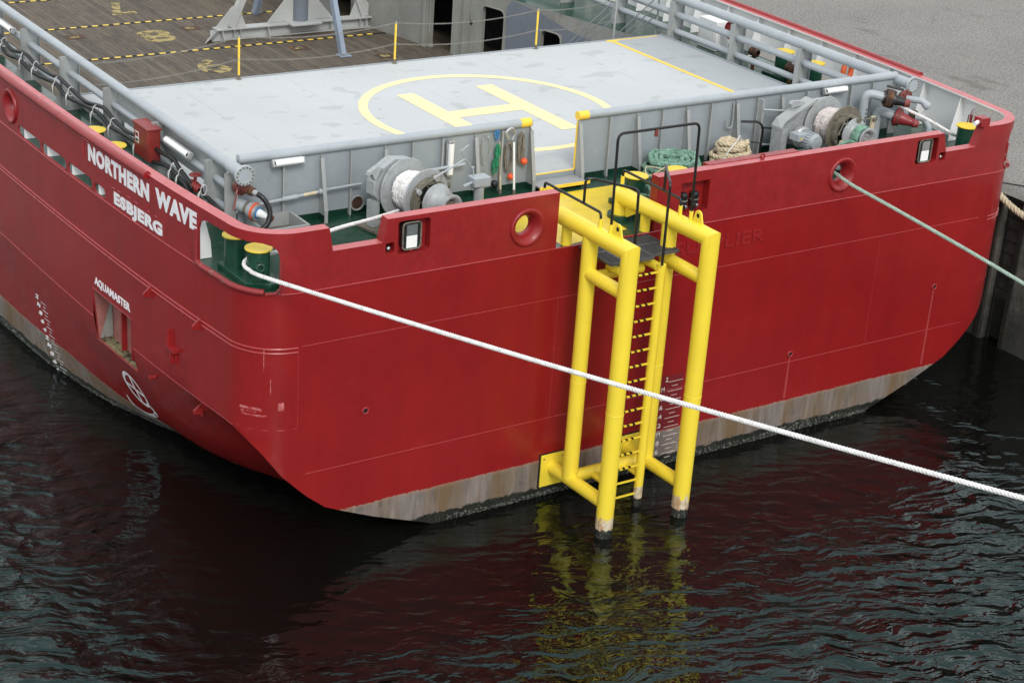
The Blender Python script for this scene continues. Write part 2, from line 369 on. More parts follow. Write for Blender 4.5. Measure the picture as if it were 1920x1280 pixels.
def bez(P, n=8):
    """smooth curve through the points (Catmull-Rom)"""
    P = [Vector(p) for p in P]; out = []
    for i in range(len(P)-1):
        a, b, c, d = P[max(i-1, 0)], P[i], P[i+1], P[min(i+2, len(P)-1)]
        for k in range(n):
            t = k/n; out.append(.5*((2*b)+(c-a)*t+(2*a-5*b+4*c-d)*t*t+(3*b-a-3*c+d)*t**3))
    return out + [P[-1]]
def rounded(P, r=.1, n=5):
    """polyline with its corners rounded"""
    P = [Vector(p) for p in P]; out = [P[0]]
    for a, b, c in zip(P, P[1:], P[2:]):
        rr = min(r, (a-b).length*.48, (c-b).length*.48); p, q = b+(a-b).normalized()*rr, b+(c-b).normalized()*rr
        for k in range(n+1):
            t = k/n; out.append(p.lerp(b, t).lerp(b.lerp(q, t), t))
    return out + [P[-1]]

def text_mesh(s, bold=.0, depth=.5):
    """letters as a mesh in the unit square: (vertices u,v,w; faces)"""
    cu = bpy.data.curves.new('t', 'FONT'); cu.body = s; cu.offset = bold; cu.extrude = depth; cu.resolution_u = 3; cu.space_character = 1.0+bold*2.2
    o = bpy.data.objects.new('t', cu); C.objects.link(o); dg = bpy.context.evaluated_depsgraph_get(); dg.update()
    me = bpy.data.meshes.new_from_object(o.evaluated_get(dg))
    V = [v.co.copy() for v in me.vertices]; F = [tuple(p.vertices) for p in me.polygons]
    bpy.data.objects.remove(o); bpy.data.curves.remove(cu); bpy.data.meshes.remove(me)
    x0, x1 = min(v.x for v in V), max(v.x for v in V); y0, y1 = min(v.y for v in V), max(v.y for v in V)
    return [((v.x-x0)/max(1e-6, x1-x0), (v.y-y0)/max(1e-6, y1-y0), 1 if v.z > 0 else 0) for v in V], F

# ================================================================== SETTING
mb = MB(); mb.add([(-1500,-1500,0),(1500,-1500,0),(1500,1500,0),(-1500,1500,0)], [(0,1,2,3)])
tag(mb.build('harbour_water', 'water', ang=0), kind='structure')
QZ, QX = 3.7, 11.1
mb = MB(); mb.add([(QX,-400,QZ),(900,-400,QZ),(900,900,QZ),(QX,900,QZ)], [(0,1,2,3)])
tag(mb.build('quay_ground', 'ground', ang=0), kind='structure')

# quay wall with its recessed ladder
t = thing('quay_wall', 'dark stained concrete quay wall rising from the water behind the ship', 'quay wall', (QX, 0, 0))
mb = MB()
y0, y1 = 1.28, 1.86
mb.box((QX,-400,-2),(QX+.6,y0,QZ-.006)); mb.box((QX,y1,-2),(QX+.6,900,QZ-.006)); mb.box((QX+.36,y0-.05,-2),(QX+.62,y1+.05,QZ-.006))
mb.build('wall', 'concrete', t, ang=0)
mb = MB(); mb.box((QX-.06,y0-.16,-1),(QX+.02,y0-.04,QZ-.25)); mb.box((QX-.05,y1+.05,-1),(QX+.02,y1+.17,QZ-.1)); mb.build('edge_rail', 'darkiron', t)
lt = MB()
for y in (y0+.08, y1-.08): lt.cyl((QX+.18,y,-.5),(QX+.18,y,QZ-.2),.025,8)
lt.build('ladder_stile', 'darkiron', t)
for k in range(12):
    b = MB(); b.cyl((QX+.18,y0+.08,.15+k*.3),(QX+.18,y1-.08,.15+k*.3),.016,6); b.build('rung', 'darkiron', t)

# ================================================================== SHIP SHAPE
RC, XA = .94, 8.36; SB = XA + RC*math.pi/2; DZ = 5.17
def Bw(y): return 9.3 + .62*(1-math.exp(-max(0, y-RC)/5.5))
TT = [(2.6,0),(2.16,.35),(1.72,.66),(1.44,.93),(1.23,1.14),(.92,1.52),(.72,1.96),(.48,2.52),(.1,3.56),(-.13,4.16),(-.5,5.2),(-1.2,7.5)]
def lerp_t(x, T):
    for (a, da), (b, db) in zip(T, T[1:]):
        if (a-x)*(b-x) <= 0: return da+(db-da)*(x-a)/(b-a)
    return T[0][1] if abs(x-T[0][0]) < abs(x-T[-1][0]) else T[-1][1]
CT = [(0,.8),(5,.63),(7.3,.34),(9.7,.13),(13,.03),(30,0),(90,0)]
def inset(y, z):
    if z >= 2.6: return 0
    q = 2.6-z; a = min(1, max(0, y)/4.5); a = a*a*(3-2*a); c = lerp_t(max(0, y), CT)
    qe = (1-a)*q + a*(c*q*q/2.6+.03*q)
    return lerp_t(2.6-qe, TT) + .06*min(1, q)*a
def Mp(s, z, t=0):
    """point on the ship's shell: s metres round the outline from the middle of the stern, z height, t inwards"""
    a = abs(s); g = 1 if s >= 0 else -1
    if a <= XA: x, y, nx, ny = a, 0, 0, -1
    elif a <= SB: th = (a-XA)/RC; x = XA+RC*math.sin(th); y = RC*(1-math.cos(th)); nx, ny = math.sin(th), -math.cos(th)
    else: y = RC+a-SB; x = Bw(y)-inset(y, z); nx, ny = 1, 0
    return Vector((g*(x-t*nx), y-t*ny, z))
def half(y, t=0):
    if y >= RC: return Bw(y)-t
    r = RC-t; q = RC-y
    return XA+math.sqrt(max(0, r*r-q*q))

ship = thing('offshore_supply_ship', 'large red supply ship moored stern-on, with grey helicopter deck and green side decks', 'ship')
YF = 46
# ---- hull shell
zr = [-1.2,-.8,-.4,-.13,.1,.3,.48,.72,.92,1.23,1.44,1.72,1.9,2.06,2.16,2.3,2.45,2.6,2.9,3.16,3.6,4.1,4.6,DZ]
ys_fix = [1.3,1.9,2.6,3.3,3.9,4.43,4.8,5.3,5.8,6.18,6.8,7.5,8.3,9.2,10.2,11.4,13,15,18,22,28,36,YF]
RY0, RY1, RZ0, RZ1 = 4.43, 6.18, 2.06, 3.16          # opening in the port side
def row(z):
    pts = []; x0 = Bw(0)-inset(0, z); xt = min(XA, x0)
    for k in range(9): pts.append((xt*k/8, 0))
    th = math.pi/2
    if z < 2.6:
        th = 0
        if x0 > XA:
            lo, hi = 0, math.pi/2
            for _ in range(40):
                th = (lo+hi)/2; yy = RC*(1-math.cos(th))
                if XA+RC*math.sin(th) < Bw(yy)-inset(yy, z): lo = th
                else: hi = th
    for k in range(1, 11): a = th*k/10; pts.append((min(x0, XA)+RC*math.sin(a) if x0 > XA else x0, RC*(1-math.cos(a)) if x0 > XA else 0))
    yi = RC*(1-math.cos(th)) if x0 > XA else 0
    for k in range(1, 5): yy = yi+(1.3-yi)*k/5; pts.append((Bw(yy)-inset(yy, z), yy))
    for yy in ys_fix: pts.append((Bw(yy)-inset(yy, z), yy))
    return pts
bm = bmesh.new(); G = []
for z in zr:
    p = row(z); G.append([bm.verts.new((-x, y, z)) for x, y in reversed(p)] + [bm.verts.new((x, y, z)) for x, y in p[1:]])
for i in range(len(zr)-1):
    for j in range(len(G[0])-1):
        q = [G[i][j], G[i][j+1], G[i+1][j+1], G[i+1][j]]
        ym = sum(v.co.y for v in q)/4; xm = sum(v.co.x for v in q)/4; zm = sum(v.co.z for v in q)/4
        if xm < 0 and RY0 < ym < RY1 and RZ0 < zm < RZ1: continue
        bm.faces.new(q)
bmesh.ops.remove_doubles(bm, verts=bm.verts, dist=2e-3)
bmesh.ops.recalc_face_normals(bm, faces=bm.faces)
me = bpy.data.meshes.new('hull'); bm.to_mesh(me); bm.free(); me.materials.append(M['hull'])
f0 = max(me.polygons, key=lambda p: -p.center.y if abs(p.center.x) < 3 else -99)
if f0.normal.y > 0: me.flip_normals()
me.polygons.foreach_set('use_smooth', [True]*len(me.polygons)); me.set_sharp_from_angle(angle=R(24))
hull = bpy.data.objects.new('hull', me); C.objects.link(hull); hull.parent = ship; WM[hull] = Matrix.Identity(4)

# ---- thruster room opening: lined recess with frames
mb = MB(); xo = lambda y, z: -(Bw(y)-inset(y, z))
dep = 1.0
A = [(xo(RY1,RZ1),RY1,RZ1),(xo(RY0,RZ1),RY0,RZ1),(xo(RY0,RZ0),RY0,RZ0),(xo(RY1,RZ0),RY1,RZ0)]
Bk = [(-9.30,y,z) for _, y, z in A]
mb.add(A+Bk, [(4,5,6,7)], 0); mb.add(A+Bk, [(0,1,5,4),(1,2,6,5),(3,0,4,7)], 0); mb.add(A+Bk, [(2,3,7,6)], 1)
mb.build('side_opening', ['recess', paint('rusty_yellowed_sill', (.24,.21,.11), .8, .4, rust=.95, scale=4, rcol=(.035,.02,.01))], hull, ang=0)
mb = MB()
for y in (4.95, 5.45): mb.box((-9.40,y-.03,RZ0+.01),(-9.29,y+.03,RZ1-.01))
mb.box((-9.36,RY0,2.85),(-9.29,RY1,2.89)); mb.build('frame_rib', 'redpaint', hull)
mb = MB(); mb.prism([(-9.31,6.14,2.08),(-9.31,6.14,2.9),(-9.56,6.14,2.08)], (.0,.025,0))
mb.build('opening_bracket', 'wallgrey', hull)
mb = MB()
for P in ([A[0],A[1]],[A[1],A[2]],[A[2],A[3]],[A[3],A[0]]): mb.tube([Vector(P[0])+Vector((-.002,0,0)), Vector(P[1])+Vector((-.002,0,0))], .014, 6)
mb.build('opening_rim', 'redpaint', hull)

# ---- weld beads along the plating
def bead(mb, s0, s1, z, r=.011, step=.25, gaps=0):
    n = max(2, int(abs(s1-s0)/step)); P = [Mp(s0+(s1-s0)*k/n, z, -r*.2) for k in range(n+1)]; mb.tube(P, r, 6)
mb = MB()
bead(mb, -40, -10.75, DZ-.005, .014); bead(mb, -8.7, 8.7, DZ-.005, .014); bead(mb, 8.7, 40, DZ-.005, .014)
bead(mb, -8.3, 8.1, 4.17, .007); bead(mb, -8.2, 8.1, 1.69, .007)
for z in (4.16, 4.08): bead(mb, -40, -8.38, z, .016); bead(mb, 8.38, 40, z, .016)
bead(mb, -9.5, -8.38, 2.62, .0045); bead(mb, 8.38, 9.5, 2.62, .006)
bead(mb, -40, -15.1, 2.56, .009); bead(mb, -13.3, -9.6, 2.58, .008)
for s, z0, z1 in ((-8.37,2.62,4.08),(-3.0,1.7,4.17),(5.2,1.7,4.1)):
    mb.tube([Mp(s, z0, 0), Mp(s, z1, 0)], .005, 5)
mb.build('weld_seam', 'seam', hull)
# drain holes in the stern
for x, z in ((-7.03,2.69),(3.07,1.87),(7.08,2.72)):
    mb = MB(); mb.torus((x,-.012,z),(0,1,0),.058,.014,20,8); o = mb.build('drain_hole', 'seam', hull)
    mb = MB(); mb.lathe([(.0001,.0),(.05,0)], (x,-.006,z),(0,1,0),18); mb.build('drain_bore', 'dark', o)
    mb = MB(); mb.add([(x-.02,-.0035,z-.06),(x+.02,-.0035,z-.06),(x+.035,-.0035,.85),(x-.035,-.0035,.85)],[(0,1,2,3)])
    if z < 2.0 or x > 5: mb.build('drain_stain', paint('drain_streak', (.36,.045,.045) , .4, .2, scale=4), o, ang=0)
# barnacles and weed along the waterline
rnd = random.Random(3); mbs = [MB(), MB()]
for k in range(4200):
    if rnd.random() < .55:
        y = rnd.uniform(3.2, 17); c = .5+.5*math.sin(y*1.7)*math.sin(y*.6+1); z = rnd.uniform(-.02, .05+.12*c); p = Vector((-(Bw(y)-inset(y, z)), y, z))
    else:
        x = rnd.uniform(-5.2, 5.6); c = .5+.5*math.sin(x*1.3)*math.sin(x*.7+2); z = rnd.uniform(-.02, .04+.13*c); p = Vector((x, 0, z))
    r_ = rnd.uniform(.006, .022)*(1.3 if rnd.random() < .1 else 1)
    V = [p+Vector((rnd.uniform(.6,1.3)*r_*a, rnd.uniform(.6,1.3)*r_*b, rnd.uniform(.6,1.5)*r_*c_)) for a, b, c_ in ((1,0,0),(-1,0,0),(0,1,0),(0,-1,0),(0,0,1),(0,0,-1))]
    mbs[0 if rnd.random() < .42 else 1].add(V, [(0,2,4),(2,1,4),(1,3,4),(3,0,4),(2,0,5),(1,2,5),(3,1,5),(0,3,5)])
tag(mbs[0].build('barnacles', 'barn', hull, ang=0), kind='stuff'); tag(mbs[1].build('weed', 'algae', hull, ang=0), kind='stuff')
# lugs and brackets welded to the port side
def lug(s, z, kind=0):
    mb = MB(); p = Mp(s, z)
    if kind == 0: mb.prism([p+Vector(q) for q in ((.02,0,.12),(-.15,0,-.02),(-.15,0,-.09),(.02,0,-.12))], (0,.035,0)); mb.box(p+Vector((-.012,-.05,-.13)), p+Vector((.01,.09,.13)))
    elif kind == 1:
        for dy, dz in ((.12,.17),(-.02,-.14)): mb.box(p+Vector((-.09,dy-.02,dz-.16)), p+Vector((.01,dy+.02,dz+.16))); mb.box(p+Vector((-.02,dy-.09,dz-.15)), p+Vector((.01,dy+.09,dz+.15)))
        mb.box(p+Vector((-.10,-.2,-.02)), p+Vector((.01,.2,.03)))
    else: mb.cyl(p, p+Vector((-.10,0,-.01)), .035, 10); mb.box(p+Vector((-.12,-.06,-.02)), p+Vector((-.08,.06,.03)))
    mb.build('bracket', 'redpaint', hull)
lug(-12.51,4.02); lug(-10.67,4.08); lug(-11.64,3.24,1); lug(-12.51,2.30,2); lug(-10.95,2.28)
# ---- lettering on the hull and bulwark
def shell_text(s, s0, s1, z0, z1, mat, parent, bold=.02, thick=.006, name='lettering', lift=0):
    V, F = text_mesh(s, bold); mb = MB()
    mb.add([Mp(s0+(s1-s0)*u, z0+(z1-z0)*v, -lift-(thick if w_ else -.004)) for u, v, w_ in V], F)
    return mb.build(name, mat, parent, ang=0)
shell_text('SUPPLIER', -.32, 1.92, 4.56, 4.84, 'redpaint', hull, .01, .015, 'raised_lettering')
shell_text('BERGEN', -.30, .12, 4.14+.06, 4.13+.17, 'redpaint', hull, .0, .012, 'raised_lettering')
shell_text('AQUAMASTER', -14.98, -13.40, 3.25, 3.44, 'letter', hull, .025)
# draught marks on the stern
mb = MB()
def mk(txt, x, z, h):
    V, F = text_mesh(txt, .015); wd = h*.62*len(txt) if txt != 'M' else h*.8
    mb.add([(x-wd+wd*u, -.007 if w_ else .003, z+h*v) for u, v, w_ in V], F)
for k, txt in enumerate(['2','M','.8','.6','.4','.2','M','.8','.6']):
    z = 1.86 if k == 0 else 1.85-.2*k
    mk(txt, -.14-(.07 if k else 0), z+.015, .10)
    mb.box((-.13,-.006,z-.004),(.24,.003,z+.006)); mb.box((-.03,-.006,z-.104),(.12,.003,z-.094))
mk('4', -.24, .10, .08)
mb.build('draught_marks', 'lettero', hull, ang=0)
mb = MB(); mb.add([(-.42,-.0032,0.81),(.24,-.0032,.81),(.24,-.0032,2.0),(-.42,-.0032,2.0)],[(0,1,2,3)])
mb.build('draught_panel', paint('repainted_dull_red', (.17,.012,.016), .4, .1), hull, ang=0)
# draught marks and load line on the port quarter
mb = MB()
for k, txt in enumerate(['2','M','8','6','4','2','M','8','6','4']):
    z = 1.66-.19*k; s = -18.5+.015*k; V, F = text_mesh(txt, .01)
    mb.add([Mp(s+.15*u+.05*v, z+.10*v, -.008 if w_ else .004) for u, v, w_ in V], F)
    for sa, sb_ in ((s+.3, s+.58), (s+.38, s+.5)):
        zz = z if sb_-sa > .2 else z-.095
        mb.add([Mp(a, b, -.008) for a, b in ((sa,zz),(sb_,zz),(sb_,zz+.018),(sa,zz+.018))], [(0,1,2,3)])
mb.build('draught_marks', 'letter', hull, ang=0)
mb = MB(); cs, cz, rr = -14.10, 1.30, .36
def arc_strip(s0, z0, r_, a0, a1, wd, n=26):
    V = []
    for k in range(n+1):
        a = R(a0+(a1-a0)*k/n)
        for q in (r_-wd/2, r_+wd/2): V.append(Mp(s0+q*math.cos(a), z0+q*math.sin(a), -.008))
    mb.add(V, [(2*k,2*k+1,2*k+3,2*k+2) for k in range(n)])
arc_strip(cs, cz, rr, 0, 360, .085, 40)
def seg(a, b, wd):
    a, b = Vector(a), Vector(b); d = (b-a).normalized(); p = Vector((-d.y, d.x))*wd/2
    n = 6; V = []
    for k in range(n+1):
        c = a.lerp(b, k/n)
        for q in (c-p, c+p): V.append(Mp(q.x, q.y, -.008))
    mb.add(V, [(2*k,2*k+1,2*k+3,2*k+2) for k in range(n)])
seg((cs-.32, cz+.02),(cs+.32, cz-.02), .07); seg((cs-.05,cz-.32),(cs+.05,cz+.32),.07)
tail = bez([(-14.91,.80,0),(-14.92,.66,0),(-14.80,.52,0),(-14.50,.50,0),(-14.15,.62,0),(-13.82,.80,0),(-13.72,.95,0),(-13.80,1.02,0)], 5); V = []
for i, p in enumerate(tail):
    d = (tail[min(i+1,len(tail)-1)]-tail[max(i-1,0)]).normalized(); wd = .03+.035*i/len(tail)
    for q in (-wd, wd): V.append(Mp(p.x-d.y*q, p.y+d.x*q, -.008))
mb.add(V, [(2*k,2*k+1,2*k+3,2*k+2) for k in range(len(tail)-1)])
mb.build('load_line_mark', 'letter', hull, ang=0)
# faint scrapes on the rounded quarter
for s, z, l, h in ((-9.42,2.99,.42,.05),(-9.38,2.88,.46,.035),(-9.4,2.94,.3,.02),(-8.98,3.75,.015,.4),(-8.86,3.3,.015,.3),(-8.72,3.0,.1,.16)):
    n = 6; V = []; mb = MB()
    for k in range(n+1):
        jz = random.uniform(-.012,.012)
        V += [Mp(s+l*k/n, z+jz, -.003), Mp(s+l*k/n, z+h+jz*.5, -.003)]
    mb.add(V, [(2*k,2*k+2,2*k+3,2*k+1) for k in range(n)]); mb.build('paint_scrape', M['scrape'], hull, ang=0)

# ---- bulwark: cut flat in (s, thickness, z) and then wrapped round the outline
TOP, TH = 6.25, .22
def cut_flat(lo, hi, holes):
    """box in unrolled space minus prisms; holes = (polygon [(s,z)], t0, t1)"""
    def mk_obj(mbx):
        me = bpy.data.meshes.new('c'); me.from_pydata(mbx.v, [], mbx.f); b = bmesh.new(); b.from_mesh(me); bmesh.ops.recalc_face_normals(b, faces=b.faces); b.to_mesh(me); b.free()
        o = bpy.data.objects.new('c', me); C.objects.link(o); return o
    base = mk_obj(MB().box((lo[0],lo[1],lo[2]),(hi[0],hi[1],hi[2]))); tmp = [base]
    for poly, t0, t1 in holes:
        c = mk_obj(MB().prism([(s_, t0, z_) for s_, z_ in poly], (0, t1-t0, 0))); tmp.append(c)
        mo = base.modifiers.new('b', 'BOOLEAN'); mo.operation = 'DIFFERENCE'; mo.solver = 'EXACT'; mo.object = c
    dg = bpy.context.evaluated_depsgraph_get(); dg.update()
    me = bpy.data.meshes.new_from_object(base.evaluated_get(dg))
    for o in tmp: bpy.data.objects.remove(o)
    return me
def ring_poly(s, z, r_, n=24): return [(s+r_*math.cos(2*math.pi*k/n), z+r_*math.sin(2*math.pi*k/n)) for k in range(n)]
def slot(s0, s1, z0, z1, r_=.08, n=4):
    P = []; r_ = min(r_, (z1-z0)*.48, (s1-s0)*.48)
    for cx, cz_, a0 in ((s1-r_,z1-r_,0),(s0+r_,z1-r_,90),(s0+r_,z0+r_,180),(s1-r_,z0+r_,270)):
        for k in range(n+1): a = R(a0+90*k/n); P.append((cx+r_*math.cos(a), cz_+r_*math.sin(a)))
    return P
def wrap(me, name, mats, parent, matf, thin=False):
    bm = bmesh.new(); bm.from_mesh(me)
    smin = min(v.co.x for v in bm.verts); smax = max(v.co.x for v in bm.verts)
    cuts = [XA+ (SB-XA)*k/14 for k in range(15)] + [SB+.6*k for k in range(1, 40)]
    cuts = sorted([c for c in cuts]+[-c for c in cuts])
    for c in cuts:
        if smin+.01 < c < smax-.01:
            bmesh.ops.bisect_plane(bm, geom=bm.verts[:]+bm.edges[:]+bm.faces[:], dist=1e-5, plane_co=(c, 0, 0), plane_no=(1, 0, 0))
    if thin:   # the side bulwarks are thin plate under a wide cap
        for z in (TOP-.045, TOP-.035): bmesh.ops.bisect_plane(bm, geom=bm.verts[:]+bm.edges[:]+bm.faces[:], dist=1e-5, plane_co=(0, 0, z), plane_no=(0, 0, 1))
    bmesh.ops.triangulate(bm, faces=[f for f in bm.faces if len(f.verts) > 4])
    for f in bm.faces: f.material_index = matf(f.calc_center_median(), f.normal.copy())
    for v in bm.verts:
        if thin and abs(v.co.x) > 8.6 and v.co.y > .1 and v.co.z < TOP-.04: v.co.y = .03
    for v in bm.verts: v.co = Mp(v.co.x, v.co.z, v.co.y)
    bmesh.ops.recalc_face_normals(bm, faces=bm.faces)
    me2 = bpy.data.meshes.new(name); bm.to_mesh(me2); bm.free()
    for q in mats: me2.materials.append(M[q])
    o = bpy.data.objects.new(name, me2); C.objects.link(o); o.parent = parent; WM[o] = Matrix.Identity(4)
    me2.polygons.foreach_set('use_smooth', [True]*len(me2.polygons)); me2.set_sharp_from_angle(angle=R(30))
    return o
OP = (-10.72, -8.72)      # big mooring opening in the quarter
holes = [([(OP[0],DZ-.1),(OP[0],5.85),(OP[0]+.05,5.97),(OP[0]+.16,6.05),(OP[0]+.3,6.07),(OP[1]-.3,6.07),(OP[1]-.14,6.03),(OP[1]-.04,5.95),(OP[1],5.8),(OP[1],DZ-.1)], -.1, .5)]
ovals = [(-18.75,-17.55,5.07,5.41),(-17.45,-16.22,5.10,5.42),(-16.10,-14.98,5.10,5.42),(-14.86,-14.38,5.12,5.40)]
for a in ovals: holes.append((slot(a[0],a[1],max(DZ+.03,a[2]),a[3],.13), -.1, .5))
holes.append((ring_poly(-19.15,5.68,.30), -.1, .5))
holes.append(([(-7.85,TOP+.1),(-7.83,TOP-.02),(-7.76,5.83),(-6.80,5.83),(-6.72,6.22),(-6.68,TOP+.1)], -.1, .5))
holes.append((slot(-6.51,-5.86,5.57,6.17,.06), -.1, .17)); holes.append((slot(-6.74,-6.57,5.62,5.81,.03), -.1, .17))
holes.append((ring_poly(-3.82,5.68,.33), -.1, .5))
mf = lambda c, n: 2 if (n.z > .5 and c.z > 5.7) else (1 if (n.y > .5 and abs(c.x) > 8) else 0)  # upward faces get the red with sky light painted in
me = cut_flat((-40,0,DZ), (-3.15,TH,TOP), [(p, a, b) for p, a, b in holes])
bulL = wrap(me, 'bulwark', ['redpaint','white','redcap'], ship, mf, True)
# everything on the starboard half
holes = [([(-s_, z_) for s_, z_ in holes[0][0]], -.1, .5), (ring_poly(3.82,5.70,.33), -.1, .5),
 (slot(5.86,6.47,5.65,6.18,.06), -.1, .17), (slot(6.56,6.74,5.65,5.83,.03), -.1, .17),
 ([(6.57,TOP+.1),(6.62,6.22),(6.74,5.83),(7.64,5.83),(7.78,6.2),(7.79,TOP+.1)], -.1, .5),
 (slot(-.33,.36,5.44,6.05,.02), -.1, .19)]
for a in ovals: holes.append((slot(-a[1],-a[0],max(DZ+.03,a[2]),a[3],.13), -.1, .5))
me = cut_flat((-.9,0,DZ), (40,TH,TOP), holes)
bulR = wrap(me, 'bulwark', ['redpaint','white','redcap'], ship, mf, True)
# bell-mouthed fairlead rings set into the bulwark
def fairlead(s, z):
    th = 0; p = Mp(s, z); e = .02; tx = (Mp(s+e, z)-Mp(s-e, z)).normalized(); n = Vector((tx.y, -tx.x, 0))
    if n.dot(Vector((p.x, p.y-5, 0))) < 0: n = -n
    prof = [(.34,-.02),(.365,.0),(.36,.03),(.335,.045),(.29,.03),(.235,-.03),(.185,-.12),(.165,-.2),(.175,-.24),(.34,-.24),(.36,-.22),(.34,-.02)]
    mb = MB(); mb.lathe([(r_, h) for r_, h in prof], p, n, 40); return mb.build('fairlead', 'redpaint', ship, ang=50)
for s, z in ((-19.15,5.68),(-3.82,5.68),(3.82,5.70)): fairlead(s, z)
# thick lips round the two quarter openings
for g in (-1, 1):
    mb = MB(); P = [Mp(g*(10.75-(10.75-8.98)*k/14), DZ+.03, -.015) for k in range(15)]
    mb.tube([Mp(g*10.75, 5.82, -.02), Mp(g*10.77, 5.4, -.02), Mp(g*10.75, DZ+.08, -.02)]+P[1:], .055, 12); mb.build('chafing_bar', 'redworn', ship)
    mb = MB(); mb.tube([Mp(g*8.70, 5.78, .0), Mp(g*8.70, DZ+.12, 0), Mp(g*8.78, DZ+.02, 0), Mp(g*8.96, DZ-.01, 0)], .03, 8); mb.build('opening_rim', 'redworn', ship)
# half-round bar along the top of both sides
for g in (-1, 1):
    mb = MB(); mb.tube([Mp(g*(12.56+.4*k), TOP-.01, -.01) for k in range(70)], .075, 10); mb.build('top_bar', 'redpaint', ship)
mb = MB(); mb.torus(Mp(1.71, TOP+.06, .1), (0,1,0), .05, .02, 16, 8); mb.build('pad_eye', 'redpaint', bulR)
mb = MB(); mb.box((.46,TH-.02,TOP-.5),(2.75,TH+.17,TOP+.012)); mb.build('locker', 'redpaint', bulR)
mb = MB(); mb.box((7.70,.0,TOP),(7.95,.24,TOP+.19)); bx_ = mb.build('camera_housing', 'redpaint', bulR, bevel=.01)
mb = MB(); mb.cyl((7.70,.12,TOP+.09),(7.57,.08,TOP+.07),.045,12); mb.build('camera_lens', 'white', bx_)
# stiffeners behind the side bulwarks
for g in (-1, 1):
    for k in range(26):
        y = 2.05+1.25*k; hx = half(y, .03)
        mb = MB(); mb.prism([(g*(hx+.01),y,DZ+.01),(g*(hx-.34),y,DZ+.01),(g*(hx-.32),y,DZ+.3),(g*(hx-.14),y,TOP-.05),(g*(hx+.01),y,TOP-.05)], (0,.02,0)); mb.build('stiffener', 'white', bulL if g < 0 else bulR, ang=0)
# name and home port
shell_text('NORTHERN', -15.10, -12.52, 5.745, 6.085, 'letter', bulL, .052)
shell_text('WAVE', -12.27, -10.78, 5.76, 6.105, 'letter', bulL, .052)
shell_text('ESBJERG', -13.98, -12.03, 5.17+.01, 5.49, 'letter', bulL, .052)
for a, b, c_ in ((-15.35,-15.0,6.12),(-15.3,-15.28,5.9),(-14.05,-13.9,5.55),(-13.8,-13.66,5.56),(-13.4,-13.28,5.58),(-13.1,-12.95,5.57),(-12.6,-12.5,5.56),(-12.3,-12.2,5.56)):
    mb = MB(); mb.tube([Mp(a, c_, -.002), Mp(b, c_, -.002)], .010, 5); mb.build('old_lettering_outline', 'seam', bulL)
mb = MB(); mb.tube([Mp(-15.3, 6.1, -.002), Mp(-15.32, 5.75, -.002)], .012, 5); mb.build('old_lettering_outline', 'seam', bulL)

# ---- decks
mb = MB(); yst = [.0,.05,.12,.22,.35,.5,.7,RC,1.6,2.4,3.4,5,7,9,11.36]
for a, b in zip(yst, yst[1:]):
    mb.add([(-half(a),a,DZ),(half(a),a,DZ),(half(b),b,DZ),(-half(b),b,DZ)], [(0,1,2,3)])
def wallx(y): return 7.8-.216*(y-12.4)
yst = [11.36,13,15,17,19,22,26,30,36,YF]
for a, b in zip(yst, yst[1:]):
    mb.add([(-half(a),a,DZ),(-8.15,a,DZ),(-8.15,b,DZ),(-half(b),b,DZ)], [(0,1,2,3)])
    mb.add([(max(4.2,wallx(a)),a,DZ),(half(a),a,DZ),(half(b),b,DZ),(max(4.2,wallx(b)),b,DZ)], [(0,1,2,3)])
mb.build('main_deck', 'green', ship, ang=0)
mb = MB(); mb.add([(-8.15,11.3,3.05),(8.3,11.3,3.05),(8.3,YF,3.05),(-8.15,YF,3.05)], [(0,1,2,3)]); wood = mb.build('cargo_deck', 'wood', ship, ang=0)
mb = MB(); mb.box((-8.19,11.36,3.0),(-8.15,YF,DZ-.004)); mb.box((-8.15,11.30,3.0),(8.1,11.36,DZ)); mb.build('cargo_deck_side', 'grey', ship, ang=0)
mb = MB(); mb.box((-9.9,YF,-1),(9.9,YF+.1,6.0)); mb.build('forward_bulkhead', 'grey', ship, ang=0)
# black and yellow dashed strips and stencilled numbers on the planking
for y, xa, xb in ((28.85,-8.1,4.2),(25.40,-8.1,5.0),(21.95,-8.1,5.7),(18.5,-8.1,6.4)):
    mb = MB(); mb.box((xa,y-.07,3.052),(xb,y+.07,3.058), 0); x = xa+.1
    while x < xb-.4: mb.box((x,y-.05,3.056),(x+.18,y+.05,3.062), 1); x += .335
    mb.build('lashing_strip', ['dark','yelline'], wood, ang=0)
for txt, x0, x1, y0_, y1_ in (('7',-1.25,-.42,26.45,27.95),('8',-1.45,-.45,23.1,24.45),('9',-1.25,-.35,19.55,20.95),('6',-1.2,-.4,30.0,31.4)):
    V, F = text_mesh(txt, .03); mb = MB(); mb.add([(x1+(x0-x1)*u, y1_+(y0_-y1_)*v, 3.054+(.004 if w_ else 0)) for u, v, w_ in V], F); mb.build('stencilled_number', 'yelworn', wood, ang=0)
for x, y in ((.35,24.3),(2.4,21.2),(4.4,19.6),(-3.2,24.4)):
    mb = MB(); mb.box((x-.28,y-.22,3.052),(x+.28,y+.22,3.060)); mb.build('deck_socket', 'rusty', wood); mb = MB(); mb.box((x-.16,y-.1,3.058),(x+.1,y+.1,3.066)); mb.build('socket_marking', 'yelworn', wood)
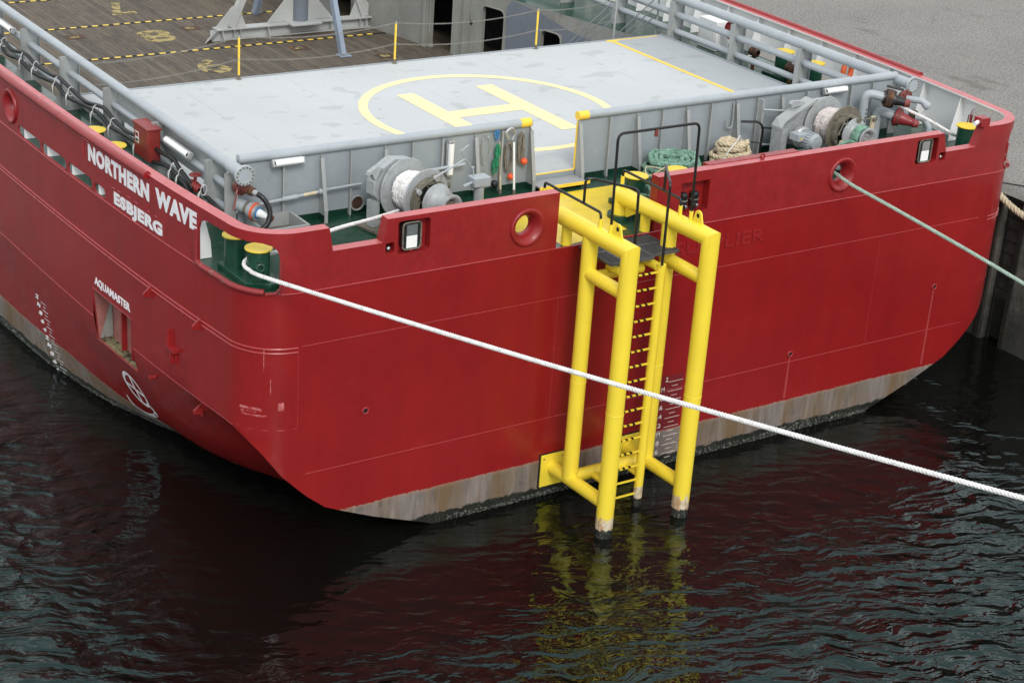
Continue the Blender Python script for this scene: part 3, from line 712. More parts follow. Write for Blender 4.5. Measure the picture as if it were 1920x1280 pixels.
# inner wall on the far side of the cargo deck, with doorways
def WP(u, z, t=0):   # u metres along the wall from y=11.36
    d = Vector((-.2111, .9775, 0)); n = Vector((.9775, .2111, 0)); o = Vector((wallx(11.36), 11.36, 0)); return o+d*u+n*t+Vector((0,0,z))
doors = [(7.98,8.9,3.0,5.6),(5.88,6.75,3.1,4.76),(3.66,4.4,3.3,4.57),(12.5,13.4,3.0,4.9)]
me = cut_flat((-.3,0,3.0), (26,.12,DZ-.004), [(slot(a,b,c_,min(d_,DZ+.3),.17), -.2,.4) for a,b,c_,d_ in doors])
for v in me.vertices: v.co = WP(v.co.x, v.co.z, v.co.y)
me.materials.append(M['wallgrey']); me.materials.append(M['wallblue'])
o = bpy.data.objects.new('cargo_wall', me); C.objects.link(o); o.parent = ship; WM[o] = Matrix.Identity(4); cw = o
mb = MB()
mb.add([WP(u, z, -.004) for u, z in ((-.2,3.1),(-.2,4.5),(1.6,4.6),(3.2,4.75),(4.6,5.05),(5.6,5.15),(5.8,4.9),(5.75,3.1),(4.45,3.1),(4.45,4.6),(3.6,4.6),(3.6,3.1))], [tuple(range(12))])
mb.build('repainted_patch', 'wallblue', cw, ang=0)
for a, b, c_, d_ in doors:
    mb = MB(); P = [WP(u, z, -.01) for u, z in slot(a-.02, b+.02, c_-.02, min(d_+.02, 5.15), .18)]; mb.tube(P, .022, 6, closed=True)
    mb.build('doorway_frame', 'wallgrey', cw)
for u, z in ((7.2,4.16),(5.2,3.85)):
    mb = MB(); mb.lathe([(.001,0),(.07,0)], WP(u,z,-.003), WP(0,0,-1)-WP(0,0,0), 14); mb.build('drain_bore', 'dark', cw)
mb = MB()
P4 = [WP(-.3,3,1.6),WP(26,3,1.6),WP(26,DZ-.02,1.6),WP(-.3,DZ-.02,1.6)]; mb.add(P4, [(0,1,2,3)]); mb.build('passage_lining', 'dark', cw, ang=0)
for a_ in (7.35, 9.05): 
    mb = MB(); p = [WP(a_+dx, z, tt) for z in (3.0, DZ-.05) for dx, tt in ((-.06,-.14),(.06,-.14),(.06,0),(-.06,0))]
    mb.add(p, [(0,1,2,3),(4,5,6,7),(0,1,5,4),(1,2,6,5),(2,3,7,6),(3,0,4,7)]); mb.build('wall_stiffener', 'wallgrey', cw, ang=0)
mb = MB(); mb.box((-8.14,11.5,3.0),(-7.9,40,3.2)); mb.build('deck_curb', 'rusty', wood)

# ---- helicopter deck
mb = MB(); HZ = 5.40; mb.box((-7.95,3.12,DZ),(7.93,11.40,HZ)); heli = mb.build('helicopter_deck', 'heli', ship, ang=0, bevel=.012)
mb = MB(); z = HZ+.004; mb.add([(6.36,3.2,z),(7.9,3.2,z),(7.9,11.38,z),(6.36,11.38,z)],[(0,1,2,3)]); mb.build('side_strip', 'heli_dark', heli, ang=0)
mb = MB(); mb.box((6.24,3.2,HZ+.003),(6.36,11.40,HZ+.008)); mb.box((6.15,11.28,HZ+.003),(6.5,11.40,HZ+.010)); mb.box((6.5,11.345,HZ+.003),(7.8,11.40,HZ+.008)); mb.build('boundary_line', 'yelline', heli, ang=0)
mb = MB(); n = 96; cx, cy, ro, ri = -.05, 7.20, 2.90, 2.69; V = []
for k in range(n):
    a = 2*math.pi*k/n
    for q in (ri, ro): V.append((cx+q*math.cos(a), cy+q*math.sin(a), HZ+.005))
mb.add(V, [(2*k,2*k+1,(2*k+3)%(2*n),(2*k+2)%(2*n)) for k in range(n)]); mb.build('landing_circle', 'yelmark', heli, ang=0)
mb = MB(); z = HZ+.0055
H = [(-1.32,5.42),(-.88,5.42),(-.88,7.0),(.78,7.0),(.78,5.42),(1.22,5.42),(1.22,8.98),(.78,8.98),(.78,7.46),(-.88,7.46),(-.88,8.98),(-1.32,8.98)]
mb.add([(x-.08,y,z) for x, y in H], [(0,1,2,9,10,11),(2,3,8,9),(3,4,5,6,7,8)]); mb.build('landing_letter', 'yelmark', heli, ang=0)
mb = MB(); mb.box((-7.95,11.40,5.1),(7.93,11.44,5.42)); mb.box((7.93,3.2,5.2),(7.97,11.44,5.43)); mb.build('deck_edge', 'grey', heli, ang=0)

# ---- wind screen across the stern with its stiffeners, gap and step
def screen(xa, xb, deep, thin, ends):
    mb = MB(); mb.box((xa,3.10,DZ),(xb,3.125,6.50)); s_ = mb.build('wind_screen', 'grey', ship, ang=0)
    mb = MB(); mb.tube([(xa,3.11,6.52),(xb,3.11,6.52)], .088, 18); mb.build('top_rail', 'pipe', s_)
    mb = MB(); mb.box((xa,3.094,DZ),(xb,3.101,DZ+.12)); mb.build('coaming', 'greenv', s_, ang=0)
    for x in deep:
        mb = MB(); mb.prism([(x,3.10,DZ),(x,2.80,DZ),(x,2.80,DZ+.2),(x,3.0,6.38),(x,3.10,6.46)], (.012,0,0)); mb.beam((x,2.80,DZ),(x,2.80,DZ+.25),.07,.012,(0,1,0)); mb.beam((x,2.80,DZ+.2),(x,3.0,6.38),.075,.012,(0,1,0)); mb.build('bracket', 'grey2', s_, ang=0)
        mb = MB(); mb.box((x-.003,2.796,DZ),(x+.015,3.094,DZ+.12)); mb.build('coaming', 'greenv', s_, ang=0)
    for x in thin:
        mb = MB(); mb.box((x,3.0,DZ+.01),(x+.012,3.10,6.44)); mb.box((x-.02,2.99,DZ+.01),(x+.014,3.0,6.44)); mb.build('stiffener', 'grey2', s_, ang=0)
    for x in ends:
        mb = MB(); mb.tube([(x,3.11,6.52),(x+.24,3.11,6.52)], .092, 18); mb.build('rail_marking', 'yelline', s_)
    return s_
scrL = screen(-8.05, -1.75, (-6.41,-5.07,-3.07,-1.78), (-7.19,-5.8,-4.48,-3.82,-2.46), (-2.01,))
scrR = screen(-.60, 8.15, (-.60,.85,2.14,3.48,4.74,6.09), (.15,1.49,2.78,4.05,5.45,6.75,7.4), (-.62,))
for s_, x in ((scrL,-8.22),(scrR,8.22)):
    mb = MB(); mb.box((x-.11,3.06,DZ),(x+.11,3.09,6.30)); mb.build('end_plate', 'grey2', s_, ang=0)
mb = MB(); mb.box((-1.735,3.09,DZ),(-.615,3.13,HZ-.003)); mb.build('sill', 'grey', ship)
mb = MB(); mb.box((-1.735,3.086,HZ-.01),(-.615,3.135,HZ+.004)); mb.box((-.60-.02,3.09,HZ),(-.60-.004,3.13,6.4)); mb.build('sill_edge', 'yelline', ship)
st = MB(); st.box((-1.74,2.62,DZ+.10),(-.61,3.08,DZ+.13)); stp = st.build('step', 'stepg', ship)
st = MB(); st.box((-1.76,2.60,DZ+.08),(-.55,2.62,DZ+.145)); st.build('step_edge', 'yelline', stp)
st = MB()
for i in range(24):
    for j in range(9): st.lathe([(.012,0),(.006,.008),(.0001,.008)], (-1.71+i*.046, 2.66+j*.046, DZ+.13), (0,0,1), 5)
st.build('step_studs', 'steel', stp, ang=0)
# ---- pipe barriers along both sides
PY = [3.75,6.20,8.67,11.15,13.6,16.07,18.5,21,23.5,26,28.5,31,33.5]
for g in (-1, 1):
    mb = MB(); mb.tube([(g*8.2,3.1,6.42),(g*8.2,36,6.42)], .118 if g > 0 else .096, 18); bar = mb.build('side_barrier', 'pipe', ship)
    for i, y in enumerate(PY):
        mb = MB(); x = g*8.2
        mb.box((x-.19,y-.012,DZ),(x+.19,y+.012,6.36)); mb.box((x-.20,y-.07,DZ),(x-.185,y+.07,6.34)); mb.box((x+.185,y-.07,DZ),(x+.20,y+.07,6.34)); mb.build('post', 'grey2', bar, ang=0)
        ya = 3.1 if i == 0 else PY[i-1]
        for z, r_ in ((6.0,.088 if g > 0 else .072),(5.56,.08 if g > 0 else .066)):
            mb = MB(); mb.tube([(x,ya+.02,z),(x,y-.02,z)], r_, 14); mb.build('rail', 'pipe', bar)
        if g < 0 and i < 7:
            mb = MB(); mb.prism([(x-.2,y,DZ),(x-.62,y,DZ),(x-.2,y,DZ+.42)], (0,.012,0)); mb.build('gusset', 'grey2', bar, ang=0)
mb = MB(); mb.box((-8.16,3.75,5.75),(-8.14,8.6,6.3)); mb.build('guard_plate', 'grey2', ship, ang=0)

# ================================================================== YELLOW BOARDING FRAME
LX, RX = -2.84, -1.03; TR = .166
bl = thing('boarding_frame', 'bright yellow tubular boarding frame with black handrails standing in the water against the stern', 'boarding ladder', (-1.93,-1.8,0))
def tubep(name, P, r_, mat='yellow', parent=bl, n=28, rad=None):
    mb = MB(); mb.tube(rounded(P, rad, 6) if rad else P, r_, n); return mb.build(name, mat, parent)
for x in (LX, RX):
    tubep('front_post', [(x,-1.81,-1.2),(x,-1.81,5.50),(x,-1.81,5.70)], TR, 'leg')
    tubep('rear_post', [(x,-.62,.66),(x,-.62,5.64)], .15, 'leg')
    # mitred top tube; the far end bends down to its foot on the starboard side
    mb = MB(); V = []; n = 28
    if x == LX: P = [(x,.35,5.66),(x,-1.80,5.68)]
    else: P = rounded([(x,.93,5.17),(x,.93,5.62),(x,.93,5.63),(x,-1.80,5.68)], .30, 8) if False else [(x,1.02,5.61),(x,-1.80,5.68)]
    mb.tube(P, TR, n); mb.build('top_tube', 'yellow', bl)
    mb = MB(); mb.lathe([(.0001,.0),(TR*.99,.0),(TR,-.01),(TR,-.35)], (x,-1.815,5.868), (0,0,1), 4) if False else None
    # squared mitre where post and top tube meet
    prof = []
    mb = MB(); ring = [(math.cos(2*math.pi*k/n), math.sin(2*math.pi*k/n)) for k in range(n)]
    A_ = [(x+TR*c, -1.81+TR*s_*1.0, 5.3) for c, s_ in ring]; B_ = [(x+TR*c, -1.81+TR*s_, 5.68-TR*s_*1.0) for c, s_ in ring]; C_ = [(x+TR*c, -1.4, 5.68-TR*s_) for c, s_ in ring]
    F = [(k, (k+1) % n, n+(k+1) % n, n+k) for k in range(n)] + [(n+k, n+(k+1) % n, 2*n+(k+1) % n, 2*n+k) for k in range(n)]
    mb.add([(a[0]*1.0, a[1], a[2]) for a in A_] + B_ + C_, F)
    for i in range(len(mb.v)): vx, vy, vz = mb.v[i]; mb.v[i] = (x+(vx-x)*1.006, vy-.0015, vz+.0015)
    mb.build('corner_joint', 'yellow', bl)
    tubep('middle_brace', [(x,-.62,4.87),(x,-1.81,4.87)], .128)
    tubep('lower_brace', [(x,-.02,.60),(x,-1.81,.66)], .13)
    mb = MB(); mb.box((x-.28,-.045,.22),(x+.26,-.02,.90)); pl_ = mb.build('hull_plate', 'yellow', bl, bevel=.005)
    mb = MB(); mb.box((x-.31,-.019,.20),(x+.29,-.001,.92)); mb.build('rubber_pad', 'rubber', pl_)
    mb = MB()
    for dx in (-.22,.2):
        mb = MB(); mb.cyl((x+dx,-.06,.82),(x+dx,-.045,.82),.016,6); mb.build('bolt', 'oily', pl_)
    # lifting eye
    mb = MB(); o_ = []
    for k in range(13): a = math.pi*k/12; o_.append((x-.012, -1.40+.10*math.cos(a), 5.98+.10*math.sin(a)))
    o_ = [(x-.012,-1.24,5.80)]+o_+[(x-.012,-1.56,5.80)]
    mb.prism(o_, (.03,0,0)); e_ = mb.build('lifting_eye', 'yellow', bl, bevel=.006)
    mb = MB(); mb.lathe([(.0001,.0),(.042,0)], (x-.0145,-1.40,5.98), (1,0,0), 16); mb.build('eye_hole', 'dark', e_)
# feet on the deck
tubep('deck_foot', [(LX,.12,DZ),(LX,.12,5.6)], .10); tubep('deck_foot', [(RX,.12,DZ),(RX,.12,5.6)], .10)
mb = MB(); mb.tube(rounded([(RX,.93,DZ+.08),(RX,.93,5.62),(RX,.4,5.62)], .2, 6), .17, 28); mb.build('deck_foot', 'yellow', bl)
mb = MB(); mb.prism([(RX-.012,.75,5.5),(RX-.012,.40,5.42),(RX-.012,.75,5.20)], (.024,0,0)); mb.build('foot_gusset', 'yellow', bl)
mb = MB(); mb.lathe([(.24,0),(.24,.08),(.0001,.08)], (RX,.93,DZ), (0,0,1), 28); mb.build('foot_base', 'bollard', bl)
mb = MB(); mb.add([(-2.95,.03,DZ+.004),(-1.31,.30,DZ+.004),(-1.24,1.05,DZ+.004),(-.02,1.05,DZ+.004),(-.02,2.52,DZ+.004),(-3.6,2.52,DZ+.004),(-3.6,.4,DZ+.004),(-2.95,.4,DZ+.004)], [(0,1,2,7),(2,3,4,5,6,7)])
mb.build('painted_deck_area', 'yeldeck', ship, ang=0)
# cross tubes
tubep('cross_tube', [(LX,-.62,.66),(RX,-.62,.66)], .13)
tubep('cross_tube', [(LX,-.62,4.78),(-1.60,-.62,4.78)], .10)
tubep('stile_brace', [(-1.55,-.62,4.93),(-1.55,-1.13,4.93),(-1.55,-1.13,4.6)], .087, rad=.2)
tubep('stile_brace', [(-2.36,-.62,4.93),(-2.36,-1.13,4.93),(-2.36,-1.13,4.6)], .087, rad=.2)
tubep('stile_brace', [(-1.55,-.62,.66),(-1.55,-1.13,.66)], .07)
tubep('stile_brace', [(-2.36,-.62,.66),(-2.36,-1.13,.66)], .07)
for x in (-1.55,-2.36): tubep('ladder_stile', [(x,-1.13,-1.2),(x,-1.13,5.02)], .088, 'leg')
for k in range(16):
    z = .27+k*.307
    mb = MB(); x = -2.26
    mb.box((x,-1.15,z-.012),(-1.635,-1.11,z+.012), 0); j = 0
    while k > 1 and x+.06 < -1.66:
        mb.box((x,-1.154,z-.014),(x+.055,-1.106,z+.014), 1); x += .135
    mb.build('rung', ['yellow','black'], bl, ang=0)
for x in (LX, RX):
    for yy, zz in ((-1.81,2.55),(-.62,2.7)):
        mb = MB(); mb.torus((x,yy,zz),(0,0,1),TR if yy < -1 else .15,.006,28,6); mb.build('weld_ring', 'yellow', bl)
# grating platform in three panels
def grate(x0, x1, y0_, y1_, z):
    mb = MB()
    for a, b in (((x0,y0_),(x1,y0_)),((x1,y0_),(x1,y1_)),((x1,y1_),(x0,y1_)),((x0,y1_),(x0,y0_))): mb.beam((*a,z),(*b,z),.02,.05)
    x = x0+.03
    while x < x1-.01: mb.beam((x,y0_,z+.005),(x,y1_,z+.005),.006,.03); x += .032
    y = y0_+.04
    while y < y1_-.01: mb.beam((x0,y,z+.008),(x1,y,z+.008),.006,.026); y += .04
    mb.build('grating', 'grating', bl, ang=0)
grate(-2.62,-1.88,-.42,.34,5.12); grate(-1.86,-1.05,-.42,.34,5.12); grate(-2.30,-1.66,-1.02,-.44,5.12); grate(-1.64,-1.0,-.92,-.44,5.12); grate(-2.62,-2.32,-1.0,-.44,5.12)
# handrails
def rail(name, P, rad=.12): tubep(name, P, .026, 'black', n=10, rad=rad)
rail('handrail', [(LX,.93,5.98),(LX,.93,6.11),(LX,-.85,6.11),(LX,-.87,5.98)], .09)
rail('handrail', [(RX,.93,5.98),(RX,.93,6.12),(RX,-.85,6.12),(RX,-.87,5.98)], .09)
for x in (LX, RX):
    for yy in (.93,-.87,-1.19):
        tubep('rail_socket', [(x,yy,5.70 if not (x == LX and yy > 0) else DZ),(x,yy,6.0)], .038, 'yellow', n=12)
rail('tall_rail', [(LX,-1.19,5.95),(LX,-1.15,7.66),(RX,-1.15,7.66),(RX,-1.19,5.95)], .14)
tubep('rail_clip', [(-2.0,-1.15,7.66),(-2.0,-1.15,7.52)], .035, 'brown', n=8)
rail('gate_rail', [(LX,-.32,6.11),(LX,-.32,6.58),(-2.70,-.40,6.58),(-2.34,-1.24,6.60),(-2.31,-1.26,5.12)], .09)
rail('gate_rail', [(RX,-.34,6.12),(RX,-.34,6.60),(-1.10,-.40,6.64),(-1.62,-1.22,6.62),(-1.63,-1.24,5.05)], .09)

# ================================================================== BOLLARDS
def bollard(x, y, label, group, top=5.83, r_=.255, base=True, mats=('bollard','yellowcap')):
    t = thing('bollard', label, 'bollard', (x,y,DZ), group)
    h = top-DZ; mb = MB(); mb.lathe([(r_,.0),(r_,h-.03),(r_+.0,h-.01)], (x,y,DZ), (0,0,1), 32); mb.lathe([(r_*1.15,.10),(r_*1.15,.0)], (x,y,DZ), (0,0,1), 32); mb.build('post', mats[0], t)
    mb = MB(); mb.lathe([(r_,-.012),(r_+.04,-.012),(r_+.044,.0),(r_+.04,.012),(.0001,.014)], (x,y,top), (0,0,1), 36); mb.build('cap', mats[1], t)
    if base:
        mb = MB(); mb.box((x-.36,y-.36,DZ+.002),(x+.36,y+.36,DZ+.11)); mb.build('base', mats[0], t, bevel=.01)
    return t
b1 = bollard(-8.93,1.34,'yellow-capped green bollard farther forward in the port quarter opening, without rope round it','bollards in the port quarter opening', 5.83, .185, False)
b2 = bollard(-8.84,.62,'yellow-capped green bollard with the white mooring rope round it','bollards in the port quarter opening', 5.83, .195, False)
mb = MB(); mb.prism([(-9.14,1.62,DZ+.003),(-8.62,1.62,DZ+.003),(-8.46,.36,DZ+.003),(-8.76,.30,DZ+.003),(-9.12,.55,DZ+.003)], (0,0,.10)); mb.build('double_base', 'bollard', b2, bevel=.01)
mb = MB(); mb.torus((-8.92,.37,DZ+.40),(-.3,-1,.2),.06,.018,16,8); mb.build('ring', 'bollard', b2)
bollard(-7.62,.98,'yellow-capped green bollard behind the notch left of the near winch','inner port bollards', 5.80, .16, False)
bollard(-7.98,.66,'yellow-capped green bollard almost hidden by the rounded bulwark corner','inner port bollards', 5.80, .15, False)
bollard(-.40,1.32,'yellow-capped green bollard tangled in green rope beside the yellow frame','middle bollards', 5.80, .20)
bollard(.60,1.30,'yellow-capped green bollard behind the bulwark edge, in front of the green coil','middle bollards', 5.80, .20)
bollard(-8.93,7.85,'yellow-capped bollard beside the port pipe barrier, the one farther forward','port side bollards', 5.78, .185)
bollard(-8.93,6.78,'yellow-capped bollard beside the port pipe barrier, the one nearer the red hose box','port side bollards', 5.78, .185)
bollard(8.95,7.7,'yellow-capped bollard behind the starboard rails, farther from the lifebuoy','starboard side bollards', 5.83, .21)
bollard(8.95,6.55,'yellow-capped bollard behind the starboard rails, nearer the lifebuoy','starboard side bollards', 5.83, .19)
bollard(8.72,1.28,'yellow-capped green bollard in the starboard quarter with white rope tied to it','bollard in the starboard quarter', 5.80, .205, False)

# ================================================================== WINCHES
def loc_frame(o, rz):   # local x,y,z -> world: -y of the winch is its outboard (warping head) end
    return Matrix.Translation(o) @ Matrix.Rotation(rz, 4, 'Z')
def winch(name, label, o, rz, left=True, ropemat='ropew'):
    t = thing(name, label, 'winch', (o[0], o[1], DZ)); T = loc_frame(Vector(o), rz)
    P = lambda x, y, z: T @ Vector((x, y, z)); ax = (T.to_3x3() @ Vector((0,-1,0)))
    def pc(nm, mb, mat, par=t, **k): return mb.build(nm, mat, par, **k)
    def bxl(a, b): return MB().box(a, b, mat=T)
    Rf = .57
    # drum with two flanges; local y: 0 = inner flange, -.62 = outer flange
    mb = MB(); mb.lathe([(.20,.02),(.20,.60)], P(0,0,0), ax, 24); drum = pc('drum', mb, 'winch')
    for a, rr in ((0,Rf),(.60,Rf*.93)):
        mb = MB(); mb.lathe([(.0001,a),(rr,a),(rr+.008,a+.012),(rr,a+.03),(.0001,a+.03)], P(0,0,0), ax, 48); mb.build('flange', 'winch' if a == 0 or left else 'oily', drum, ang=40)
    # rope wound on the drum: several layers of coils
    mb = MB(); pts = []; turns = 8
    for layer, rr in ((0,.30),(1,.34)):
        for k in range(turns*16+1):
            a = 2*math.pi*k/16; y = .06+.50*k/(turns*16); y = y if layer == 0 else .60-y*.9
            wob = 1+.03*math.sin(k*.9+layer)+.02*math.sin(k*2.3); u, v, d = basis(ax)
            pts.append(P(0,0,0)+d*y+(u*math.cos(a)+v*math.sin(a))*rr*wob)
    rp = strands(pts, .042, .20, 3, seg=5, sub=.04).build('rope_winding', ropemat, drum)
    # brake band, dark drum brake and hub
    mb = MB(); mb.lathe([(.36,.63),(.40,.635),(.40,.76),(.37,.77),(.33,.765)], P(0,0,-.02), ax, 40); pc('brake_band', mb, 'oily')
    mb = MB(); mb.lathe([(.34,.64),(.34,.74),(.20,.745),(.16,.70)], P(0,0,-.02), ax, 32); pc('brake_drum', mb, 'dark')
    for k in range(5):
        a = k*1.256; u, v, d = basis(ax); c = P(0,0,-.02)+d*.755
        mb = MB(); mb.beam(c+(u*math.cos(a)+v*math.sin(a))*.12, c+(u*math.cos(a)+v*math.sin(a))*.32, .035, .03, d); pc('brake_spoke', mb, 'oily')
    mb = MB(); mb.lathe([(.13,.70),(.34,.90),(.335,.93),(.27,.955),(.19,1.02),(.165,1.10),(.17,1.20),(.20,1.27),(.245,1.30),(.25,1.325),(.225,1.34),(.185,1.33),(.14,1.27),(.12,1.22)], P(0,0,0), ax, 40); wh = pc('warping_head', mb, 'winch', ang=50)
    mb = MB(); mb.lathe([(.125,1.20),(.115,1.27),(.0001,1.275)], P(0,0,0), ax, 24); mb.build('hub_cap', 'oily' if left else 'winch', wh)
    for k in range(4):
        a = k*math.pi/2+.4; u, v, d = basis(ax); mb = MB(); c = P(0,0,0)+(u*math.cos(a)+v*math.sin(a))*.07+d*1.275; mb.cyl(c, c+d*.012, .014, 6); mb.build('bolt', 'oily', wh)
    # foundation
    mb = MB(); mb.box((-.42,-1.0,-.72),(.42,.35,-.68), mat=T); mb.box((-.40,-.78,-.68),(.40,-.70,-.30), mat=T); pc('foundation', mb, 'winch', ang=0)
    mb = MB(); mb.prism([P(-.22,-.85,-.68),P(.22,-.85,-.68),P(.13,-.85,.12),P(-.13,-.85,.12)], T.to_3x3()@Vector((0,.10,0))); pc('bearing_pedestal', mb, 'winch' if left else 'oily', ang=0)
    return t, T, P, ax
# near winch
t, T, P, ax = winch('mooring_winch', 'grey mooring winch wound with white rope, left of the yellow frame', (-5.17,2.13,5.92), R(11))
gb = MB(); gb.prism([P(-.66,.30,-.05),P(-.66,.30,.20),P(-.52,.30,.42),P(-.20,.30,.58),P(.25,.30,.50),P(.45,.30,.1),P(.30,.30,-.25),P(-.45,.30,-.25)], T.to_3x3()@Vector((0,-.24,0)))
g_ = gb.build('gear_case', 'winch', t, ang=20, bevel=.012)
mb = MB(); mb.prism([P(-.62,.06,.20),P(-.46,.06,.44),P(-.60,.06,.50),P(-.78,.06,.42),P(-.80,.06,.36),P(-.72,.06,.38)], T.to_3x3()@Vector((0,.10,0))); mb.build('guide_hook', 'winch', g_, ang=0)
for x in (-.64,.30):
    mb = MB(); mb.prism([P(x,.28,-.68),P(x+.14,.28,-.68),P(x+.14,.28,-.18),P(x,.28,-.18)], T.to_3x3()@Vector((0,-.20,0))); mb.build('gear_leg', 'winch', g_, ang=0)
mb = MB(); mb.box((-.74,-.2,-.735),(-.40,.42,-.69), mat=T); mb.build('foot_plate', 'oily', t)
# brake lever and rods
mb = MB(); mb.prism([P(-.42,-.80,-.45),P(-.30,-.80,-.45),P(-.31,-.80,.26),P(-.41,-.80,.26)], T.to_3x3()@Vector((0,.05,0))); mb.build('brake_lever', 'oily', t)
mb = MB(); mb.cyl(P(-.36,-.78,.22), P(.02,-.80,.42), .022, 8); mb.build('brake_rod', 'oily', t)
mb = MB(); mb.cyl(P(-.36,-.85,.22), P(-.36,-.74,.22), .05, 12); mb.build('brake_pin', 'steel', t)
mb = MB(); mb.cyl(P(.03,-.88,.42), P(.03,-.74,.42), .055, 12); mb.build('brake_pin', 'steel', t)
mb = MB(); mb.prism([P(-.12,-.80,.30),P(.16,-.80,.30),P(.07,-.80,.48),P(-.01,-.80,.48)], T.to_3x3()@Vector((0,.04,0))); mb.build('brake_bracket', 'oily', t)
mb = MB(); mb.tube([P(.05,-.80,.43),P(.86,-.70,.60)], .018, 8); mb.build('crank_shaft', 'pipe', t)
mb = MB(); mb.tube([P(1.02,-.68,.42),P(.86,-.70,.60),P(.72,-.72,.78),P(.90,-.72,.86)], .016, 8); mb.build('crank_handle', 'pipe', t)
mb = MB(); mb.cyl(P(.55,-.25,-.15), P(.55,-.62,-.15), .15, 20); mb.cyl(P(.55,-.2,-.15), P(.55,-.3,-.15), .17, 20); mb.build('hydraulic_motor', 'winch', t)
mb = MB(); mb.box((.42,-.55,.02),(.66,-.25,.16), mat=T); mb.build('motor_block', 'oily', t, bevel=.01)
# control pedestal beside it
tt = thing('control_pedestal', 'small grey lever box on a round post at the right end of the near winch', 'control box', (-3.78,1.72,DZ))
mb = MB(); mb.cyl((-3.78,1.72,DZ),(-3.78,1.72,5.92),.095,20); mb.build('post', 'winch', tt)
mb = MB(); mb.box((-3.96,1.60,5.92),(-3.60,1.86,6.10)); mb.build('box', 'pipe', tt, bevel=.015)
mb = MB(); mb.cyl((-3.90,1.74,6.10),(-3.92,1.76,6.26),.012,8); l_ = mb.build('lever', 'pipe', tt); mb = MB(); mb.lathe([(.0001,-.03),(.026,-.015),(.03,0),(.026,.015),(.0001,.03)], (-3.92,1.76,6.27), (0,0,1), 12); mb.build('knob', 'pipe', l_)
mb = MB(); mb.cyl((-4.2,1.62,5.98),(-3.96,1.70,6.0),.03,10); mb.build('link_pipe', 'pipe', tt)
# far winch
t, T, P, ax = winch('mooring_winch', 'grey mooring winch with electric motor, right of the tan rope coil', (5.33,2.30,5.96), R(3), False, 'ropep')
gb = MB(); gb.prism([P(-1.25,.16,-.30),P(-1.25,.16,.05),P(-1.15,.16,.15),P(-.35,.16,.52),P(.15,.16,.52),P(.4,.16,.1),P(.1,.16,-.40),P(-.9,.16,-.40)], T.to_3x3()@Vector((0,-.10,0))); g_ = gb.build('gear_case', 'winch', t, ang=20, bevel=.012)
mb = MB(); mb.prism([P(-1.27,-.04,.04),P(-1.15,-.04,.18),P(-.35,-.04,.55),P(-.35,.28,.55),P(-1.15,.28,.18),P(-1.27,.28,.04)], (0,0,-.06)); mb.build('gear_cover', 'grey2', g_, ang=0)
mb = MB(); mb.box((-1.26,-.06,-.74),(-1.10,.26,.02), mat=T); mb.build('gear_leg', 'winch', g_, ang=0)
mb = MB(); mb.prism([P(-.9,.1,.40),P(-.45,.1,.44),P(-.6,.1,.52),P(-.86,.1,.54),P(-.92,.1,.48)], T.to_3x3()@Vector((0,.1,0))); mb.build('guide_hook', 'winch', g_, ang=0)
mb = MB(); mb.lathe([(.20,.0),(.205,.10),(.175,.12),(.175,.50),(.15,.56),(.0001,.58)], P(-.78,-.08,-.18), ax, 26); mo_ = mb.build('electric_motor', 'pipe', t, ang=40)
for k in range(20):
    a = 2*math.pi*k/20; u, v, d = basis(ax); c = P(-.78,-.08,-.18)+(u*math.cos(a)+v*math.sin(a))*.18
    mb = MB(); mb.beam(c+d*.13, c+d*.48, .008, .03, (u*math.cos(a)+v*math.sin(a))); mb.build('cooling_fin', 'pipe', mo_, ang=0)
mb = MB(); mb.lathe([(.21,-.01),(.235,.02),(.235,.12),(.19,.16)], P(-.78,-.08,-.18), ax, 26); mb.build('fan_cowl', 'steel', mo_)
mb = MB(); mb.box((-1.12,-.42,-.18),(-.86,-.14,-.02), mat=T); mb.build('junction_box', 'pipe', mo_, bevel=.01)
mb = MB(); mb.box((-1.06,-.425,-.14),(-1.02,-.422,-.10), mat=T); mb.build('button', 'yelline', mo_)
mb = MB(); mb.tube([P(-.35,-.90,.25),P(.30,-.90,.28),P(.55,-.90,.28)], .018, 8); mb.build('brake_rod', 'oily', t)
mb = MB(); mb.tube([P(-.55,-.95,.50),P(-.34,-.95,.48),P(-.36,-.92,.26),P(-.48,-.92,.05)], .016, 8); mb.build('crank_handle', 'oily', t)
mb = MB(); mb.prism([P(.48,-.92,-.55),P(.60,-.92,-.55),P(.60,-.92,.32),P(.50,-.92,.32)], T.to_3x3()@Vector((0,.05,0))); mb.build('brake_lever', 'ropet', t)
mb = MB(); mb.cyl(P(.55,-.98,.27), P(.55,-.84,.27), .05, 12); mb.build('brake_pin', 'oily', t)
mb = MB(); mb.cyl(P(.05,-.98,.30), P(.05,-.80,.30), .06, 12); mb.build('brake_pin', 'oily', t)
mb = MB(); mb.box((-.38,-1.05,-.28),(-.18,-.88,-.10), mat=T); mb.build('control_block', 'ropet', t, bevel=.01)

